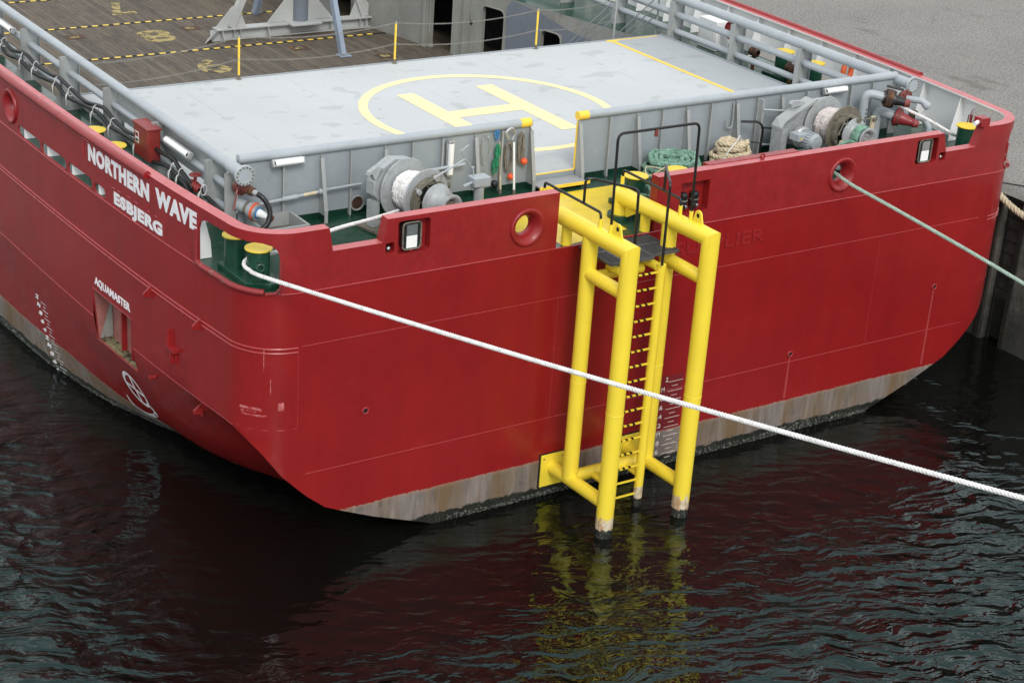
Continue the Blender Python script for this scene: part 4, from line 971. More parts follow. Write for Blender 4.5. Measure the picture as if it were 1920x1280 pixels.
# ================================================================== ROPES
def rope(name, P, r_, label, mat, pitch=.22, n=3, seg=6, group=None):
    o = strands(P, r_, pitch, n, seg=seg).build(name, mat); return tag(o, label, 'rope', group)
camp = Vector((-21.328,-25.107,16.870))
P1 = bez([(-5.46,1.80,5.62),(-6.2,1.42,5.70),(-7.27,.92,5.82),(-8.2,.66,5.74)] + [(-8.84+.24*math.cos(R(a_)), .62+.24*math.sin(R(a_)), 5.64-.13*(a_-20)/180) for a_ in range(30, 212, 20)] + [(-9.04,.36,5.50),(-8.89,-.21,5.54),(-8.05,-2.61,5.68),(-6.92,-5.84,5.90),(-5.82,-8.92,6.14),(-4.61,-12.35,6.45),(-3.2,-16.3,6.84),(3.9,-36.2,8.8),(11.0,-56.0,10.8)], 8)
rope('mooring_rope', P1, .038, 'white mooring rope from the near winch round the bollard and past the yellow frame', 'ropew', .16, 3, 6)
P2 = bez([(3.78,.45,5.72),(3.74,.08,5.70),(3.75,-.42,5.61),(3.88,-1.53,5.46),(4.13,-3.63,5.15),(4.47,-6.77,4.64),(4.9,-10.8,4.0),(6.2,-23.0,1.95),(7.6,-36.5,-.4)], 8)
rope('mooring_rope', P2, .038, 'pale green mooring rope running out through the round starboard fairlead', 'ropel', .15, 3, 5)
P3 = bez([(7.68,2.55,6.05),(8.15,2.0,5.82),(8.5,1.62,5.60),(8.70,1.58,5.50),(8.98,1.36,5.50),(8.93,1.12,5.48),(8.74,1.02,5.42),(8.5,1.1,5.34),(8.3,1.2,5.25)], 8)
rope('mooring_rope', P3, .04, 'white rope leading from the pipe couplings to the starboard quarter bollard', 'ropew', .15, 3, 5)
# green line turned round the far winch's warping head
pts = []; c0 = T @ Vector((0,0,0)); u, v, d = basis(ax)
for k in range(49):
    a = 2*math.pi*k/16+1.2; pts.append(c0+d*(1.04+.17*k/48)+(u*math.cos(a)+v*math.sin(a))*.215)
tail = [Vector((4.9,1.05,5.95)), Vector((4.48,1.12,5.72)), Vector((4.1,1.15,5.50)), Vector((3.6,1.25,5.3)), Vector((2.9,1.5,5.25)), Vector((2.2,1.9,5.3))]
rope('warping_rope', pts + bez([pts[-1]]+tail, 6)[3:], .048, 'green rope wound three turns round the far winch warping head', 'ropeg', .17, 3, 5)
# heavy frayed fender rope on the quay edge
P5 = bez([(11.0,2.3,3.75),(10.98,2.08,3.72),(10.96,1.7,3.58),(10.98,1.35,3.46),(11.0,.8,3.35),(11.0,.2,3.3),(11.0,-.8,3.4),(11.05,-1.6,3.6)], 8)
rope('fender_rope', P5, .085, 'thick frayed tan rope hanging along the quay edge over the ladder', 'ropet', .3, 3, 6)
rope('quay_cable', bez([(11.45,2.75,QZ+.02),(11.9,2.1,QZ+.02),(12.4,1.6,QZ+.02),(13.5,.6,QZ+.02)], 6), .018, 'thin black cable lying on the quay paving', 'rubber', .2, 2, 5)
# coils on the deck
def coil(name, c, label, mat, Ri, Ro, H_, r_, flat=1.0):
    pts = []; layers = int(H_/(r_*1.55)); n = 0
    for l in range(layers):
        rings = max(2, int((Ro-Ri)/(r_*2))); fr = l/(max(1, layers-1)); ro = Ro*(1-.12*fr) if flat == 1 else Ro*(1-.35*fr*fr)
        for k in range(rings*20):
            a = 2*math.pi*k/20; q = k/(rings*20); rad = ro-(ro-Ri)*q if l % 2 == 0 else Ri+(ro-Ri)*q
            wob = 1+.05*math.sin(2*a+l*1.7)+.03*math.sin(5*a+l); dx = .03*math.sin(l*2.1+q*3)
            pts.append((c[0]+rad*wob*math.cos(a)+dx, c[1]+rad*wob*math.sin(a)+dx*.6, c[2]+r_+l*r_*1.55+.02*math.sin(3*a+l*2)+.015*math.sin(7*a+q*9)))
    return tag(strands(pts, r_, .26, 3, seg=5, sub=.055).build(name, mat), label, 'rope coil')
coil('rope_coil', (1.35,2.36,DZ+.02), 'loose flat coil of green rope lying behind the bollards', 'ropeg', .18, .63, .46, .058)
coil('rope_coil', (3.02,2.52,DZ+.02), 'tall bundled coil of tan rope beside the far winch', 'ropet', .12, .47, .60, .060, 0)
mb_ = bez([(2.52,2.3,5.2),(2.62,2.2,5.6),(2.95,2.28,5.84),(3.2,2.5,5.84),(3.5,2.7,5.5)], 6)
tag(strands(mb_, .012, .08, 2).build('lashing_line', 'ropew'), 'thin white lashing tied over the tan rope coil', 'line')
pts = [(-.40+.33*math.cos(a)*(1+.12*math.sin(3*a)), 1.32+.33*math.sin(a)*(1+.15*math.sin(2.3*a)), DZ+.14+.045*(k//20)+.03*math.sin(4.1*a)) for k, a in ((k, 2*math.pi*k/20) for k in range(110))]
rope('rope_tangle', [(.1,.95,DZ+.2)]+pts, .035, 'green rope tangled round the bollard beside the yellow frame', 'ropeg', .16)
tag(strands(bez([(.75,1.9,5.22),(.9,2.0,5.5),(.62,2.3,5.55),(.5,2.05,5.45),(.8,1.95,5.62),(1.1,2.2,5.6)], 8), .013, .1, 3).build('orange_line', 'ropet'), 'thin orange-yellow line lying on the left of the green coil', 'line')

# ================================================================== LAMPS
def tube_lamp(p0, p1, nrm, label, wd=.15):
    p0, p1, nrm = Vector(p0), Vector(p1), Vector(nrm).normalized(); mid = (p0+p1)/2
    t = thing('tube_lamp', label, 'lamp', mid, 'fluorescent tube lamps on the ship')
    mb = MB(); mb.beam(p0, p1, wd, .05, nrm); mb.build('body', 'steel', t, bevel=.01)
    mb = MB(); d = (p1-p0).normalized(); a, b = p0+d*.03+nrm*.05, p1-d*.03+nrm*.05; mb.tube([a, b], wd*.36, 12); mb.tube([a+nrm*.01, b+nrm*.01], wd*.40, 12); mb.build('diffuser', 'lamp', t, bevel=0)
    for q in (p0, p1):
        mb = MB(); s_ = 1 if q == p0 else -1; mb.beam(q+nrm*.03-d*s_*.02, q+nrm*.03+d*s_*.03, wd*.9, .10, nrm); mb.build('end_cap', 'steel', t, bevel=.01)
tube_lamp((-7.44,2.98,6.40),(-6.83,2.98,6.40),(0,-1,.35),'white tube lamp under the screen rail at its left end')
tube_lamp((-3.66,3.02,6.38),(-3.66,3.02,5.70),(0,-1,0),'upright white tube lamp behind the near winch')
tube_lamp((5.88,2.98,6.40),(6.52,2.98,6.40),(0,-1,.35),'white tube lamp under the screen rail above the far winch')
tube_lamp((-8.32,15.4,6.12),(-8.32,14.3,6.12),(-1,0,.5),'tube lamp between the port rails, farthest forward')
tube_lamp((-8.32,5.62,6.16),(-8.32,4.55,6.16),(-1,0,.5),'tube lamp between the port rails beside the red hose box')
def floodlight(x, z, label):
    t = thing('floodlight', label, 'floodlight', (x,.1,z))
    mb = MB(); P = [(a, .03, b) for a, b in slot(x-.20,x+.16,z-.25,z+.24,.07)]; mb.prism(P, (0,.13,0)); mb.build('housing', 'rubber', t)
    mb = MB(); mb.tube(P, .016, 8, closed=True); mb.build('frame', 'oily', t)
    mb = MB(); mb.box((x-.13,.015,z-.22),(x+.08,.032,z+.0)); mb.build('reflector', 'lamp', t)
    mb = MB(); mb.box((x-.13,.016,z+.01),(x+.08,.030,z+.20)); mb.build('lens', 'chrome', t)
    mb = MB(); mb.tube([(x-.03,.02,z-.25),(x-.03,.05,z-.29)], .03, 8); mb.build('bracket', 'redpaint', t)
floodlight(-6.19, 5.87, 'rectangular floodlight recessed in the red bulwark below the near winch')
floodlight(6.16, 5.92, 'rectangular floodlight recessed in the red bulwark near the starboard corner')
for x, z, lb in ((-6.655,5.71,'tiny lamp in the small square recess left of the port floodlight'),(6.65,5.74,'tiny lamp in the small square recess right of the starboard floodlight')):
    t = thing('marker_lamp', lb, 'lamp', (x,.1,z)); mb = MB(); mb.cyl((x,.15,z-.03),(x,.06,z-.03),.05,12); mb.build('base', 'rubber', t); mb = MB(); mb.lathe([(.0001,.045),(.03,.03),(.035,0)], (x,.07,z-.02), (0,-1,0), 12); mb.build('lens', 'chrome', t)
for x, lb in ((-.17,'left of two black lanterns in the square bulwark opening'),(.10,'right of two black lanterns in the square bulwark opening')):
    t = thing('navigation_lantern', lb, 'lantern', (x,.1,5.48)); mb = MB()
    mb.lathe([(.085,.0),(.09,.07),(.075,.09),(.10,.12),(.10,.15),(.075,.17),(.095,.22),(.095,.27),(.06,.31),(.0001,.32)], (x,.12,5.50), (0,0,1), 20); mb.build('housing', 'rubber', t)
    mb = MB(); mb.torus((x,.12,5.66),(0,0,1),.085,.014,20,8); mb.build('ring', 'oily', t)
    mb = MB(); mb.lathe([(.0001,.03),(.03,.02),(.035,0)], (x+.02,.03,5.55), (0,-1,-.3), 10); mb.build('lens', 'chrome', t)

# ================================================================== HANGING LINES
def hank(name, x, z0, z1, wd, n, mat, label, y=3.03, r_=.011):
    mb = MB(); c = (z0+z1)/2; h = (z0-z1)/2
    for k in range(n):
        f = 1-.35*random.random(); ph = random.uniform(-.02,.02)
        pts = [(x+ph+wd*f*math.cos(a)*(.75+.25*math.sin(a+1)), y-.035*random.random()-.02*math.sin(2*a+k), c+ph*.6+h*(1-.12*random.random())*math.sin(a)) for a in (2*math.pi*j/20 for j in range(20))]
        mb.tube(pts, r_, 5, closed=True)
    return tag(mb.build(name, mat), label, 'line')
hank('hanging_line', -2.30, 6.22, 5.60, .13, 14, 'roped', 'large hank of dirty grey line hanging between the green line and the small hank')
hank('hanging_line', -2.02, 6.36, 5.72, .075, 12, 'roped', 'narrow hank of dirty grey line nearest the gap in the screen')
hank('hanging_line', -2.56, 6.18, 5.86, .05, 9, 'ropeb', 'bright green line hanging at the left of the grey hanks')
hank('hanging_line', -2.60, 5.90, 5.58, .06, 8, 'ropeb', 'lower loop of bright green line at the left of the grey hanks')
hank('hanging_line', -2.60, 6.46, 6.28, .04, 6, 'blue', 'small bunch of blue line tied above the bright green line')
hank('wire_loop', -2.86, 6.42, 5.80, .16, 3, 'steel', 'thin wire loop hanging on the screen left of the hanging lines', r_=.006)
tag(MB().tube(bez([(-2.86,2.98,5.80),(-2.84,2.97,5.55),(-3.05,2.96,5.35),(-3.4,2.9,5.42),(-3.62,2.9,5.62)], 8), .007, 6).build('wire_tail', 'steel'), 'thin grey wire drooping from the wire loop toward the winch crank', 'wire')
mb = MB(); mb.tube(bez([(-2.36,2.97,6.30),(-2.42,2.95,6.42),(-2.30,2.95,6.50),(-2.20,2.97,6.38),(-2.26,2.98,6.25)], 6), .028, 8); tag(mb.build('shackle', 'steel'), 'grey hook over the large hank of hanging line', 'hook')
for x, z, ml, lb in ((-1.95,5.78,'orange','orange float under the narrow hank of line'),(-2.24,5.50,'orange','orange float hanging below the large hank of line'),(-2.62,5.40,'rubber','small black float below the bright green line')):
    t = thing('float', lb, 'float', (x,2.96,z)); mb = MB(); mb.lathe([(.072*math.sin(math.pi*k/12)+.0001, -.072*math.cos(math.pi*k/12)) for k in range(13)], (x,2.96,z), (0,0,1), 20); mb.build('ball', ml, t); mb = MB(); mb.cyl((x,2.96,z+.06),(x,2.99,z+.30),.008,6); mb.build('cord', 'roped', t)
for x, lb, y in ((-2.22,'pale wooden pole leaning on the screen right of the others',2.84),(-2.46,'pale pole standing behind the green line',2.97)):
    t = thing('boat_pole', lb, 'pole', (x,y,DZ)); mb = MB(); mb.tube([(x,y,DZ+.03),(x,y+.12,6.20)], .024, 10); mb.build('shaft', 'ropet' if y > 2.9 else 'white', t); mb = MB(); mb.cyl((x,y,DZ+.0),(x,y+.01,DZ+.09),.034,10); mb.build('ferrule', 'oily', t)

# ================================================================== PORT PIPES, HOSES, VALVES
def flange(c, ax_, r_, parent, n=12, mats=('pipe','oily'), th=.05):
    u, v, d = basis(ax_); c = Vector(c); mb = MB(); mb.lathe([(.0001,th),(r_-.01,th),(r_,th-.01),(r_,0),(.0001,0)], c, d, 36); o = mb.build('flange', mats[0], parent)
    for k in range(n):
        a = 2*math.pi*k/n; q = c+(u*math.cos(a)+v*math.sin(a))*r_*.82+d*th; mb = MB(); mb.cyl(q-d*.01, q+d*.018, .017, 6); mb.build('bolt', mats[1], o)
    return o
for g, lb in ((-1,'grey blanked-off pipe end with bolted flange at the left end of the screen'),(1,'grey blanked-off pipe end with bolted flange at the right end of the screen')):
    x, z = (g*8.2, 6.42)
    ye = 2.55 if g < 0 else 2.62
    t = thing('blanked_pipe', lb, 'pipe', (x,ye,z)); mb = MB(); mb.tube([(x,3.1,z),(x,ye,z)], .118, 24); mb.build('pipe', 'pipe', t); flange((x,ye,z),(0,-1,0),.19,t, 14)
# small pipe along the screen
t = thing('screen_pipe', 'thin grey pipe with rusty joints running along the screen behind the near winch', 'pipe', (-7.9,2.95,5.75))
mb = MB(); mb.tube(rounded([(-8.0,3.1,5.66),(-8.0,2.94,5.66),(-6.42,2.94,5.76)], .08), .032, 12); mb.build('pipe', 'pipe', t)
for P_, r_ in (([(-6.40,2.96,5.77),(-5.6,2.96,5.79)], .026), ([(-4.75,2.96,5.84),(-3.35,2.94,5.90)], .034)): mb = MB(); mb.tube(P_, r_, 12); mb.build('pipe', 'pipe', t)
mb = MB(); mb.cyl((-7.25,2.94,5.71),(-6.95,2.94,5.725),.047,14); mb.cyl((-6.5,2.94,5.755),(-6.44,2.94,5.76),.055,14); mb.build('coupling', 'pipe', t)
mb = MB(); mb.cyl((-6.82,2.94,5.733),(-6.55,2.94,5.75),.034,12); mb.build('rust_patch', 'ropet', t)
t = thing('round_vent', 'rusty round opening in the screen left of the near winch', 'vent', (-5.62,3.05,5.38)); mb = MB(); mb.torus((-5.62,3.06,5.38),(0,1,0),.14,.02,24,8); mb.build('rim', 'grey2', t); mb = MB(); mb.lathe([(.0001,0),(.135,0)], (-5.62,3.07,5.38),(0,-1,0),20); mb.build('plate', 'rusty', t)
def coupling(name, label, c, ax_, segs, cap=None):
    """a pipe end: (radius, length, material) pieces one after another"""
    t = thing(name, label, 'pipe coupling', c); d = Vector(ax_).normalized(); p = Vector(c)
    for i, (ra, rb, ln, mt, nm) in enumerate(segs):
        mb = MB(); mb.lathe([(.0001,0),(ra,0),((ra+rb)/2,ln*.5),(rb,ln),(.0001,ln)], p, d, 24); mb.build(nm, mt, t, ang=40); p = p+d*ln
    return t, p
t, p = coupling('fuel_coupling', 'reddish-brown capped pipe coupling at the left end of the screen', (-8.12,3.0,6.10), (.35,-1,-.12), [(.14,.15,.05,'oily','flange'),(.16,.17,.10,'brown','body'),(.12,.075,.18,'brown','reducer'),(.085,.08,.08,'rusty','clamp')])
mb = MB(); mb.tube(bez([(-8.15,2.75,6.2),(-8.28,2.65,6.12),(-8.34,2.6,5.95),(-8.4,2.55,5.80)], 6), .02, 8); mb.build('strap', 'brown', t)
t2, p2 = coupling('hose_coupling', 'grey pipe coupling with orange strap and blue disc at the port quarter', (-8.08,3.05,5.70), (.5,-1,-.15), [(.12,.12,.20,'pipe','pipe_stub'),(.13,.13,.07,'oily','gland'),(.14,.16,.10,'pipe','body'),(.165,.165,.04,'orange','strap'),(.15,.15,.05,'steel','ring'),(.11,.11,.02,'blue','disc'),(.08,.05,.22,'white','nozzle'),(.07,.06,.08,'brown','end_cap')])
t = thing('hose', 'short thick black hose curving down from the brown coupling', 'hose', tuple(p)); mb = MB(); mb.tube(bez([p-Vector((0,0,0)), p+Vector((.12,-.16,-.08)), p+Vector((.20,-.26,-.30)), p+Vector((.12,-.32,-.52)), p+Vector((-.12,-.30,-.66)), p+Vector((-.35,-.25,-.72))], 8), .048, 12); mb.build('tube', 'rubber', t)
mb = MB(); mb.tube([p, p+Vector((.05,-.07,-.02))], .056, 12); mb.build('ferrule', 'steel', t)
t = thing('drip_tray', 'small grey steel box on deck under the port couplings', 'tray', (-7.5,2.5,DZ)); mb = MB(); mb.box((-7.95,2.2,DZ),(-7.05,2.25,DZ+.28)); mb.box((-7.95,2.95,DZ),(-7.05,3.0,DZ+.28)); mb.box((-7.1,2.25,DZ),(-7.05,2.95,DZ+.28)); mb.box((-7.95,2.25,DZ),(-7.9,2.95,DZ+.28)); mb.build('sides', 'grey2', t, ang=0); mb = MB(); mb.box((-7.9,2.25,DZ+.01),(-7.1,2.95,DZ+.03)); mb.build('tray_bottom', 'oily', t)
h1 = [(15.6,5.95),(14.92,5.88),(14.03,5.79),(13.13,5.93),(12.5,5.84),(11.63,5.85),(11.06,5.93),(10.35,5.90),(9.52,5.84),(8.6,5.97),(7.99,5.89),(7.3,5.87),(6.62,5.93),(5.71,5.92),(5.08,5.97),(4.77,5.89),(4.35,5.80),(4.1,5.7)]
h2 = [(15.6,5.80),(14.79,5.76),(14.26,5.63),(13.36,5.74),(12.59,5.66),(11.92,5.70),(11.1,5.79),(10.5,5.70),(9.6,5.78),(8.73,5.83),(8.1,5.74),(7.45,5.80),(6.5,5.82),(6.1,5.66),(5.73,5.70),(5.22,5.79),(4.42,5.74),(4.1,5.6)]
for H_, x, lb in ((h1,-8.47,'upper of two black hoses tied along the port rail'),(h2,-8.53,'lower of two black hoses tied along the port rail')):
    t = thing('hose', lb, 'hose', (x,8,5.8)); mb = MB(); mb.tube(bez([(x-.02*math.sin(y*2),y,z) for y, z in H_], 6), .042, 10); mb.build('tube', 'rubber', t)
for y in (14.5,13.2,12.4,11.1,10.3,8.9,7.95,6.65,4.95,4.6,3.6):
    t = thing('hose_tie', 'white cord tying the black hoses to the port rail', 'cord', (-8.5,y,5.9), 'cords tying the hoses to the port rail'); mb = MB()
    mb.torus((-8.5,y,5.84), (0,1,.2), .11, .009, 14, 5, sx=.55, sy=1.0); mb.tube(bez([(-8.58,y,5.82),(-8.62,y-.03,5.70),(-8.60,y+.02,5.55)], 5), .010, 5); mb.tube(bez([(-8.57,y,5.82),(-8.60,y+.05,5.74),(-8.58,y+.08,5.66)], 5), .010, 5); mb.build('cord', 'ropew', t)
t = thing('hose_valve', 'red handwheel valve where the black hoses end on the port rail', 'valve', (-8.42,4.2,5.75))
mb = MB(); mb.lathe([(.05,-.22),(.09,-.16),(.09,-.10),(.06,-.08),(.10,0),(.06,.09),(.09,.11),(.09,.17),(.05,.22)], (-8.42,4.15,5.72), (0,1,0), 20); mb.cyl((-8.42,4.15,5.72),(-8.42,4.15,5.93),.03,10); mb.build('body', 'redbox', t)
mb = MB(); mb.torus((-8.42,4.15,5.95),(0,0,1),.10,.016,20,8); mb.beam((-8.52,4.15,5.95),(-8.32,4.15,5.95),.02,.02); mb.beam((-8.42,4.05,5.95),(-8.42,4.25,5.95),.02,.02); mb.build('handwheel', 'redbox', t)
t = thing('hose', 'thin black hose running aft from the red valve', 'hose', (-8.4,3.6,5.7)); mb = MB(); mb.tube(bez([(-8.42,3.95,5.70),(-8.38,3.6,5.64),(-8.35,3.2,5.55),(-8.3,2.8,5.4),(-8.2,2.5,5.3)], 6), .04, 10); mb.build('tube', 'rubber', t)
t = thing('hose_box', 'dark red fire equipment box hung on the port pipe rail', 'equipment box', (-8.5,6.2,6.0))
mb = MB(); mb.box((-8.62,5.88,5.66),(-8.36,6.58,6.30)); mb.build('box', 'redbox', t, bevel=.02)
mb = MB(); mb.box((-8.64,5.86,6.28),(-8.34,6.60,6.32)); mb.build('lid', 'redbox', t, bevel=.006)
mb = MB(); mb.box((-8.625,6.33,5.92),(-8.618,6.50,6.14)); s_ = mb.build('notice', 'letter', t); mb = MB(); mb.box((-8.628,6.35,6.04),(-8.624,6.48,6.12)); mb.build('red_field', 'redbox', s_); mb = MB(); mb.box((-8.628,6.35,5.94),(-8.624,6.48,6.0)); mb.build('green_field', 'greenv', s_)

# ================================================================== STARBOARD COUPLINGS
def bendpipe(name, label, P, r_, mat, rest):
    t = thing(name, label, 'pipe coupling', P[0]); mb = MB(); mb.tube(rounded(P, .22, 8), r_, 20); mb.build('pipe', mat, t)
    p = Vector(P[-1]); d = (Vector(P[-1])-Vector(P[-2])).normalized()
    for ra, rb, ln, mt, nm in rest:
        mb = MB(); mb.lathe([(.0001,0),(ra,0),((ra+rb)/2,ln*.5),(rb,ln),(.0001,ln)], p, d, 24); mb.build(nm, mt, t, ang=40)
        if 'flange' in nm:
            u, v, _ = basis(d)
            for k in range(8): a = k*math.pi/4; q = p+(u*math.cos(a)+v*math.sin(a))*ra*.84; b = MB(); b.cyl(q-d*.02, q+d*(ln+.02), .014, 6); b.build('bolt', 'rusty', t)
        p = p+d*ln
    return t, p
t, p = bendpipe('cargo_pipe', 'white bent pipe with a black rusty coupling right of the far winch', [(6.93,2.75,DZ),(6.93,2.75,6.34),(7.25,2.50,6.27)], .10, 'pipe', [(.15,.15,.04,'rubber','flange'),(.20,.21,.14,'rusty','body'),(.20,.20,.05,'rubber','flange'),(.12,.09,.24,'rubber','spool'),(.10,.08,.13,'brown','end_cap')])
mb = MB(); mb.tube([(7.30,2.5,6.52),(7.42,2.38,6.50),(7.60,2.28,6.46)], .03, 8); mb.build('lever', 'rubber', t)
mb = MB(); 
for k in range(4): mb.box((6.915,2.646,5.95-k*.09),(6.945,2.655,5.99-k*.09))
mb.build('stencil_mark', 'dark', t)
t, p = bendpipe('cargo_pipe', 'grey bent pipe ending in a red coupling near the deck on the right', [(7.42,2.8,DZ),(7.42,2.8,5.88),(7.65,2.48,5.80)], .115, 'pipe', [(.17,.17,.03,'brown','flange'),(.215,.215,.05,'redworn','flange'),(.19,.19,.07,'brown','body'),(.15,.09,.26,'redworn','reducer'),(.085,.10,.07,'redworn','neck'),(.10,.06,.09,'redworn','end_cap')])
t, p = bendpipe('cargo_pipe', 'grey coupling with a rusty flange under the round blanked pipe', [(7.98,3.1,6.16),(7.98,2.62,6.16)], .13, 'grey2', [(.16,.16,.05,'rusty','flange'),(.18,.18,.06,'brown','flange')])
mb = MB(); mb.tube(bez([p, p+Vector((.1,-.15,.0)), p+Vector((.22,-.28,-.01)), p+Vector((.26,-.36,-.10))], 6), [.085]*12+[.075]*7 if False else .075, 16); mb.build('elbow', 'pipe', t)
mb = MB(); mb.lathe([(.0001,-.02),(.09,-.02),(.095,.06),(.06,.10),(.0001,.10)], p+Vector((.26,-.36,-.08)), (.5,-.8,-.3), 20); mb.build('end_cap', 'pipe', t)
t, p = bendpipe('cargo_pipe', 'pale bent nozzle beside the red coupling at the starboard end', [(8.05,3.0,5.78),(8.2,2.5,5.74)], .10, 'pipe', [(.14,.14,.04,'rusty','flange'),(.15,.15,.05,'rusty','flange')])
mb = MB(); mb.tube(bez([p, p+Vector((.16,-.12,-.03)), p+Vector((.22,-.24,-.18)), p+Vector((.16,-.36,-.28)), p+Vector((.26,-.50,-.30))], 6), .075, 16); mb.build('elbow', 'pipe', t)
mb = MB(); mb.lathe([(.0001,-.02),(.09,-.02),(.10,.06),(.06,.11),(.0001,.11)], p+Vector((.26,-.50,-.30)), (.5,-.8,.1), 20); mb.build('end_cap', 'white', t)
mb = MB(); mb.tube([(8.28,2.3,5.78),(8.42,2.2,6.08)], .012, 6); mb.build('lever', 'white', t)

# ================================================================== REMAINING DECK GEAR
t = thing('deck_hatch', 'round white hatch cover with a handle on deck at the starboard notch', 'hatch', (8.05,.72,DZ)); mb = MB(); mb.lathe([(.30,0),(.30,.20),(.36,.22),(.36,.25),(.30,.27),(.0001,.28)], (8.05,.72,DZ), (0,0,1), 36); mb.build('cover', 'pipe', t); mb = MB(); mb.tube(rounded([(7.97,.75,DZ+.27),(7.97,.75,DZ+.31),(8.13,.69,DZ+.31),(8.13,.69,DZ+.27)], .03), .012, 8); mb.build('handle', 'oily', t)
t = thing('lifebuoy', 'orange and white lifebuoy hanging behind the starboard rails', 'lifebuoy', (9.0,5.5,5.90)); mb = MB(); mb.torus((9.0,5.5,5.90),(.5,-1,0),.28,.065,32,12); mb.build('ring', 'lifebuoy', t)
for a in range(4):
    c = Vector((9.0,5.5,5.90)); u, v, d = basis((.5,-1,0)); q = c+(u*math.cos(a*math.pi/2+.4)+v*math.sin(a*math.pi/2+.4))*.28; tg = (-u*math.sin(a*math.pi/2+.4)+v*math.cos(a*math.pi/2+.4)); mb = MB(); mb.tube([q-tg*.04, q+tg*.04], .070, 14); mb.build('band', 'white', t)
t = thing('hose_reel', 'dark red round hose reel behind the starboard rails', 'hose reel', (9.0,9.75,5.85)); mb = MB(); mb.cyl((8.9,9.75,5.85),(9.1,9.75,5.85),.22,28); mb.torus((8.9,9.75,5.85),(1,0,0),.22,.03,28,8); mb.build('drum', 'redbox', t); mb = MB(); mb.box((8.98,9.7,DZ),(9.08,9.8,5.85)); mb.build('stand', 'white', t)
t = thing('vent_box', 'white ventilation cabinet behind the starboard rails beside the hose reel', 'cabinet', (9.05,10.6,DZ)); mb = MB(); mb.box((8.85,10.25,DZ),(9.3,11.0,5.95)); mb.build('cabinet', 'white', t, bevel=.02); mb = MB(); mb.box((8.838,10.32,5.3),(8.85,10.93,5.85)); mb.build('door', 'white', t, bevel=.003)
for y, z, lb in ((7.2,5.55,'rusty valve assembly between the starboard bollards'),(11.8,5.8,'rusty valve assembly beyond the third starboard post'),(8.6,5.6,'dark rusty valve assembly next to the second starboard post')):
    t = thing('valve_assembly', lb, 'valve', (8.75,y,z)); mb = MB(); mb.cyl((8.75,y,DZ),(8.75,y,z+.1),.05,12); mb.lathe([(.07,-.15),(.12,-.1),(.09,0),(.12,.1),(.07,.15)], (8.75,y,z), (0,1,0), 16); mb.build('body', 'rusty', t); mb = MB(); mb.torus((8.75,y,z+.18),(0,0,1),.10,.014,18,6); mb.cyl((8.75,y,z+.1),(8.75,y,z+.18),.015,6); mb.build('handwheel', 'oily', t)
# access rails on the screen between coil and far winch
t = thing('access_ladder', 'short screen ladder with a curved black grab rail behind the tan coil', 'ladder', (4.0,2.9,DZ))
mb = MB(); mb.tube(rounded([(3.50,2.86,6.02),(3.86,2.70,6.02),(3.96,2.66,5.90),(3.94,2.66,DZ+.1)], .14), .026, 10); mb.build('grab_rail', 'black', t)
mb = MB(); mb.tube([(3.5,2.88,5.60),(3.95,2.66,5.55)], .02, 8); mb.build('stay', 'black', t)
mb = MB(); mb.box((4.06,2.86,DZ),(4.12,2.99,6.42)); mb.build('upright', 'grey2', t, ang=0)
for z, mt in ((6.22,'pipe'),(5.82,'black'),(5.45,'pipe')): mb = MB(); mb.tube([(4.08,2.86,z),(4.62,2.62,z-.02)], .02, 8); mb.build('rung', mt, t)
# screen hook
tag(MB().tube(bez([(3.40,3.04,6.40),(3.40,3.02,5.95),(3.34,3.0,5.86),(3.24,3.0,5.88),(3.20,3.0,6.05)], 6), .016, 8).build('wall_hook', 'grey2'), 'grey hook hanging on the screen left of the black grab rail', 'hook')

# ================================================================== CHAIN BARRIER AND STAIRS
st0 = thing('stanchion', 'yellow chain post on the helicopter deck edge, leftmost', 'post', (-4.16,11.36,HZ), 'yellow posts holding the chains')
def stanchion(x, lb):
    t = thing('stanchion', lb, 'post', (x,11.36,HZ), 'yellow posts holding the chains'); mb = MB(); mb.cyl((x,11.36,HZ+.10),(x,11.36,6.36),.026,10); mb.build('post', 'yelline', t); mb = MB(); mb.cyl((x,11.36,HZ+.003),(x,11.36,HZ+.10),.03,10); mb.lathe([(.07,0),(.07,.02),(.0001,.02)],(x,11.36,HZ+.002),(0,0,1),14); mb.build('socket', 'oily', t)
    for z in (5.87,6.38): mb = MB(); mb.torus((x,11.36,z),(1,0,0),.028,.009,12,6); mb.build('eye', 'steel', t)
bpy.data.objects.remove(st0)
stanchion(-4.16, 'yellow post holding the chains at the left, on the helicopter deck edge'); stanchion(-.10, 'yellow post holding the chains at the middle of the helicopter deck edge'); stanchion(3.96, 'yellow post holding the chains in front of the dark doorways')
def chain(P, label):
    mb = MB(); L = [0]; P = [Vector(p) for p in P]
    for a, b in zip(P, P[1:]): L.append(L[-1]+(b-a).length)
    t = 0; k = 0; j = 0
    while t < L[-1]:
        while j < len(L)-2 and L[j+1] < t: j += 1
        p = P[j].lerp(P[j+1], (t-L[j])/max(1e-6, L[j+1]-L[j])); d = (P[j+1]-P[j]).normalized(); u, v, _ = basis(d); nn = u if k % 2 else v
        mb.torus(p, nn, .019, .0052, 8, 4, sx=1.5, sy=.8, ref=d); t += .046; k += 1
    return tag(mb.build('barrier_chain', 'oldsteel', ang=60), label, 'chain')
def sagline(pts, s):
    out = []
    for a, b in zip(pts, pts[1:]):
        a, b = Vector(a), Vector(b)
        for k in range(12): q = k/12; c = a.lerp(b, q); c.z -= s*4*q*(1-q)*((b-a).length/4)**2; out.append(c)
    return out+[Vector(pts[-1])]
chain(sagline([(-8.1,11.4,6.10),(-4.16,11.36,6.38),(-.10,11.36,6.38),(3.96,11.36,6.38),(6.95,12.2,6.22)], .14), 'upper steel chain strung between the yellow posts')
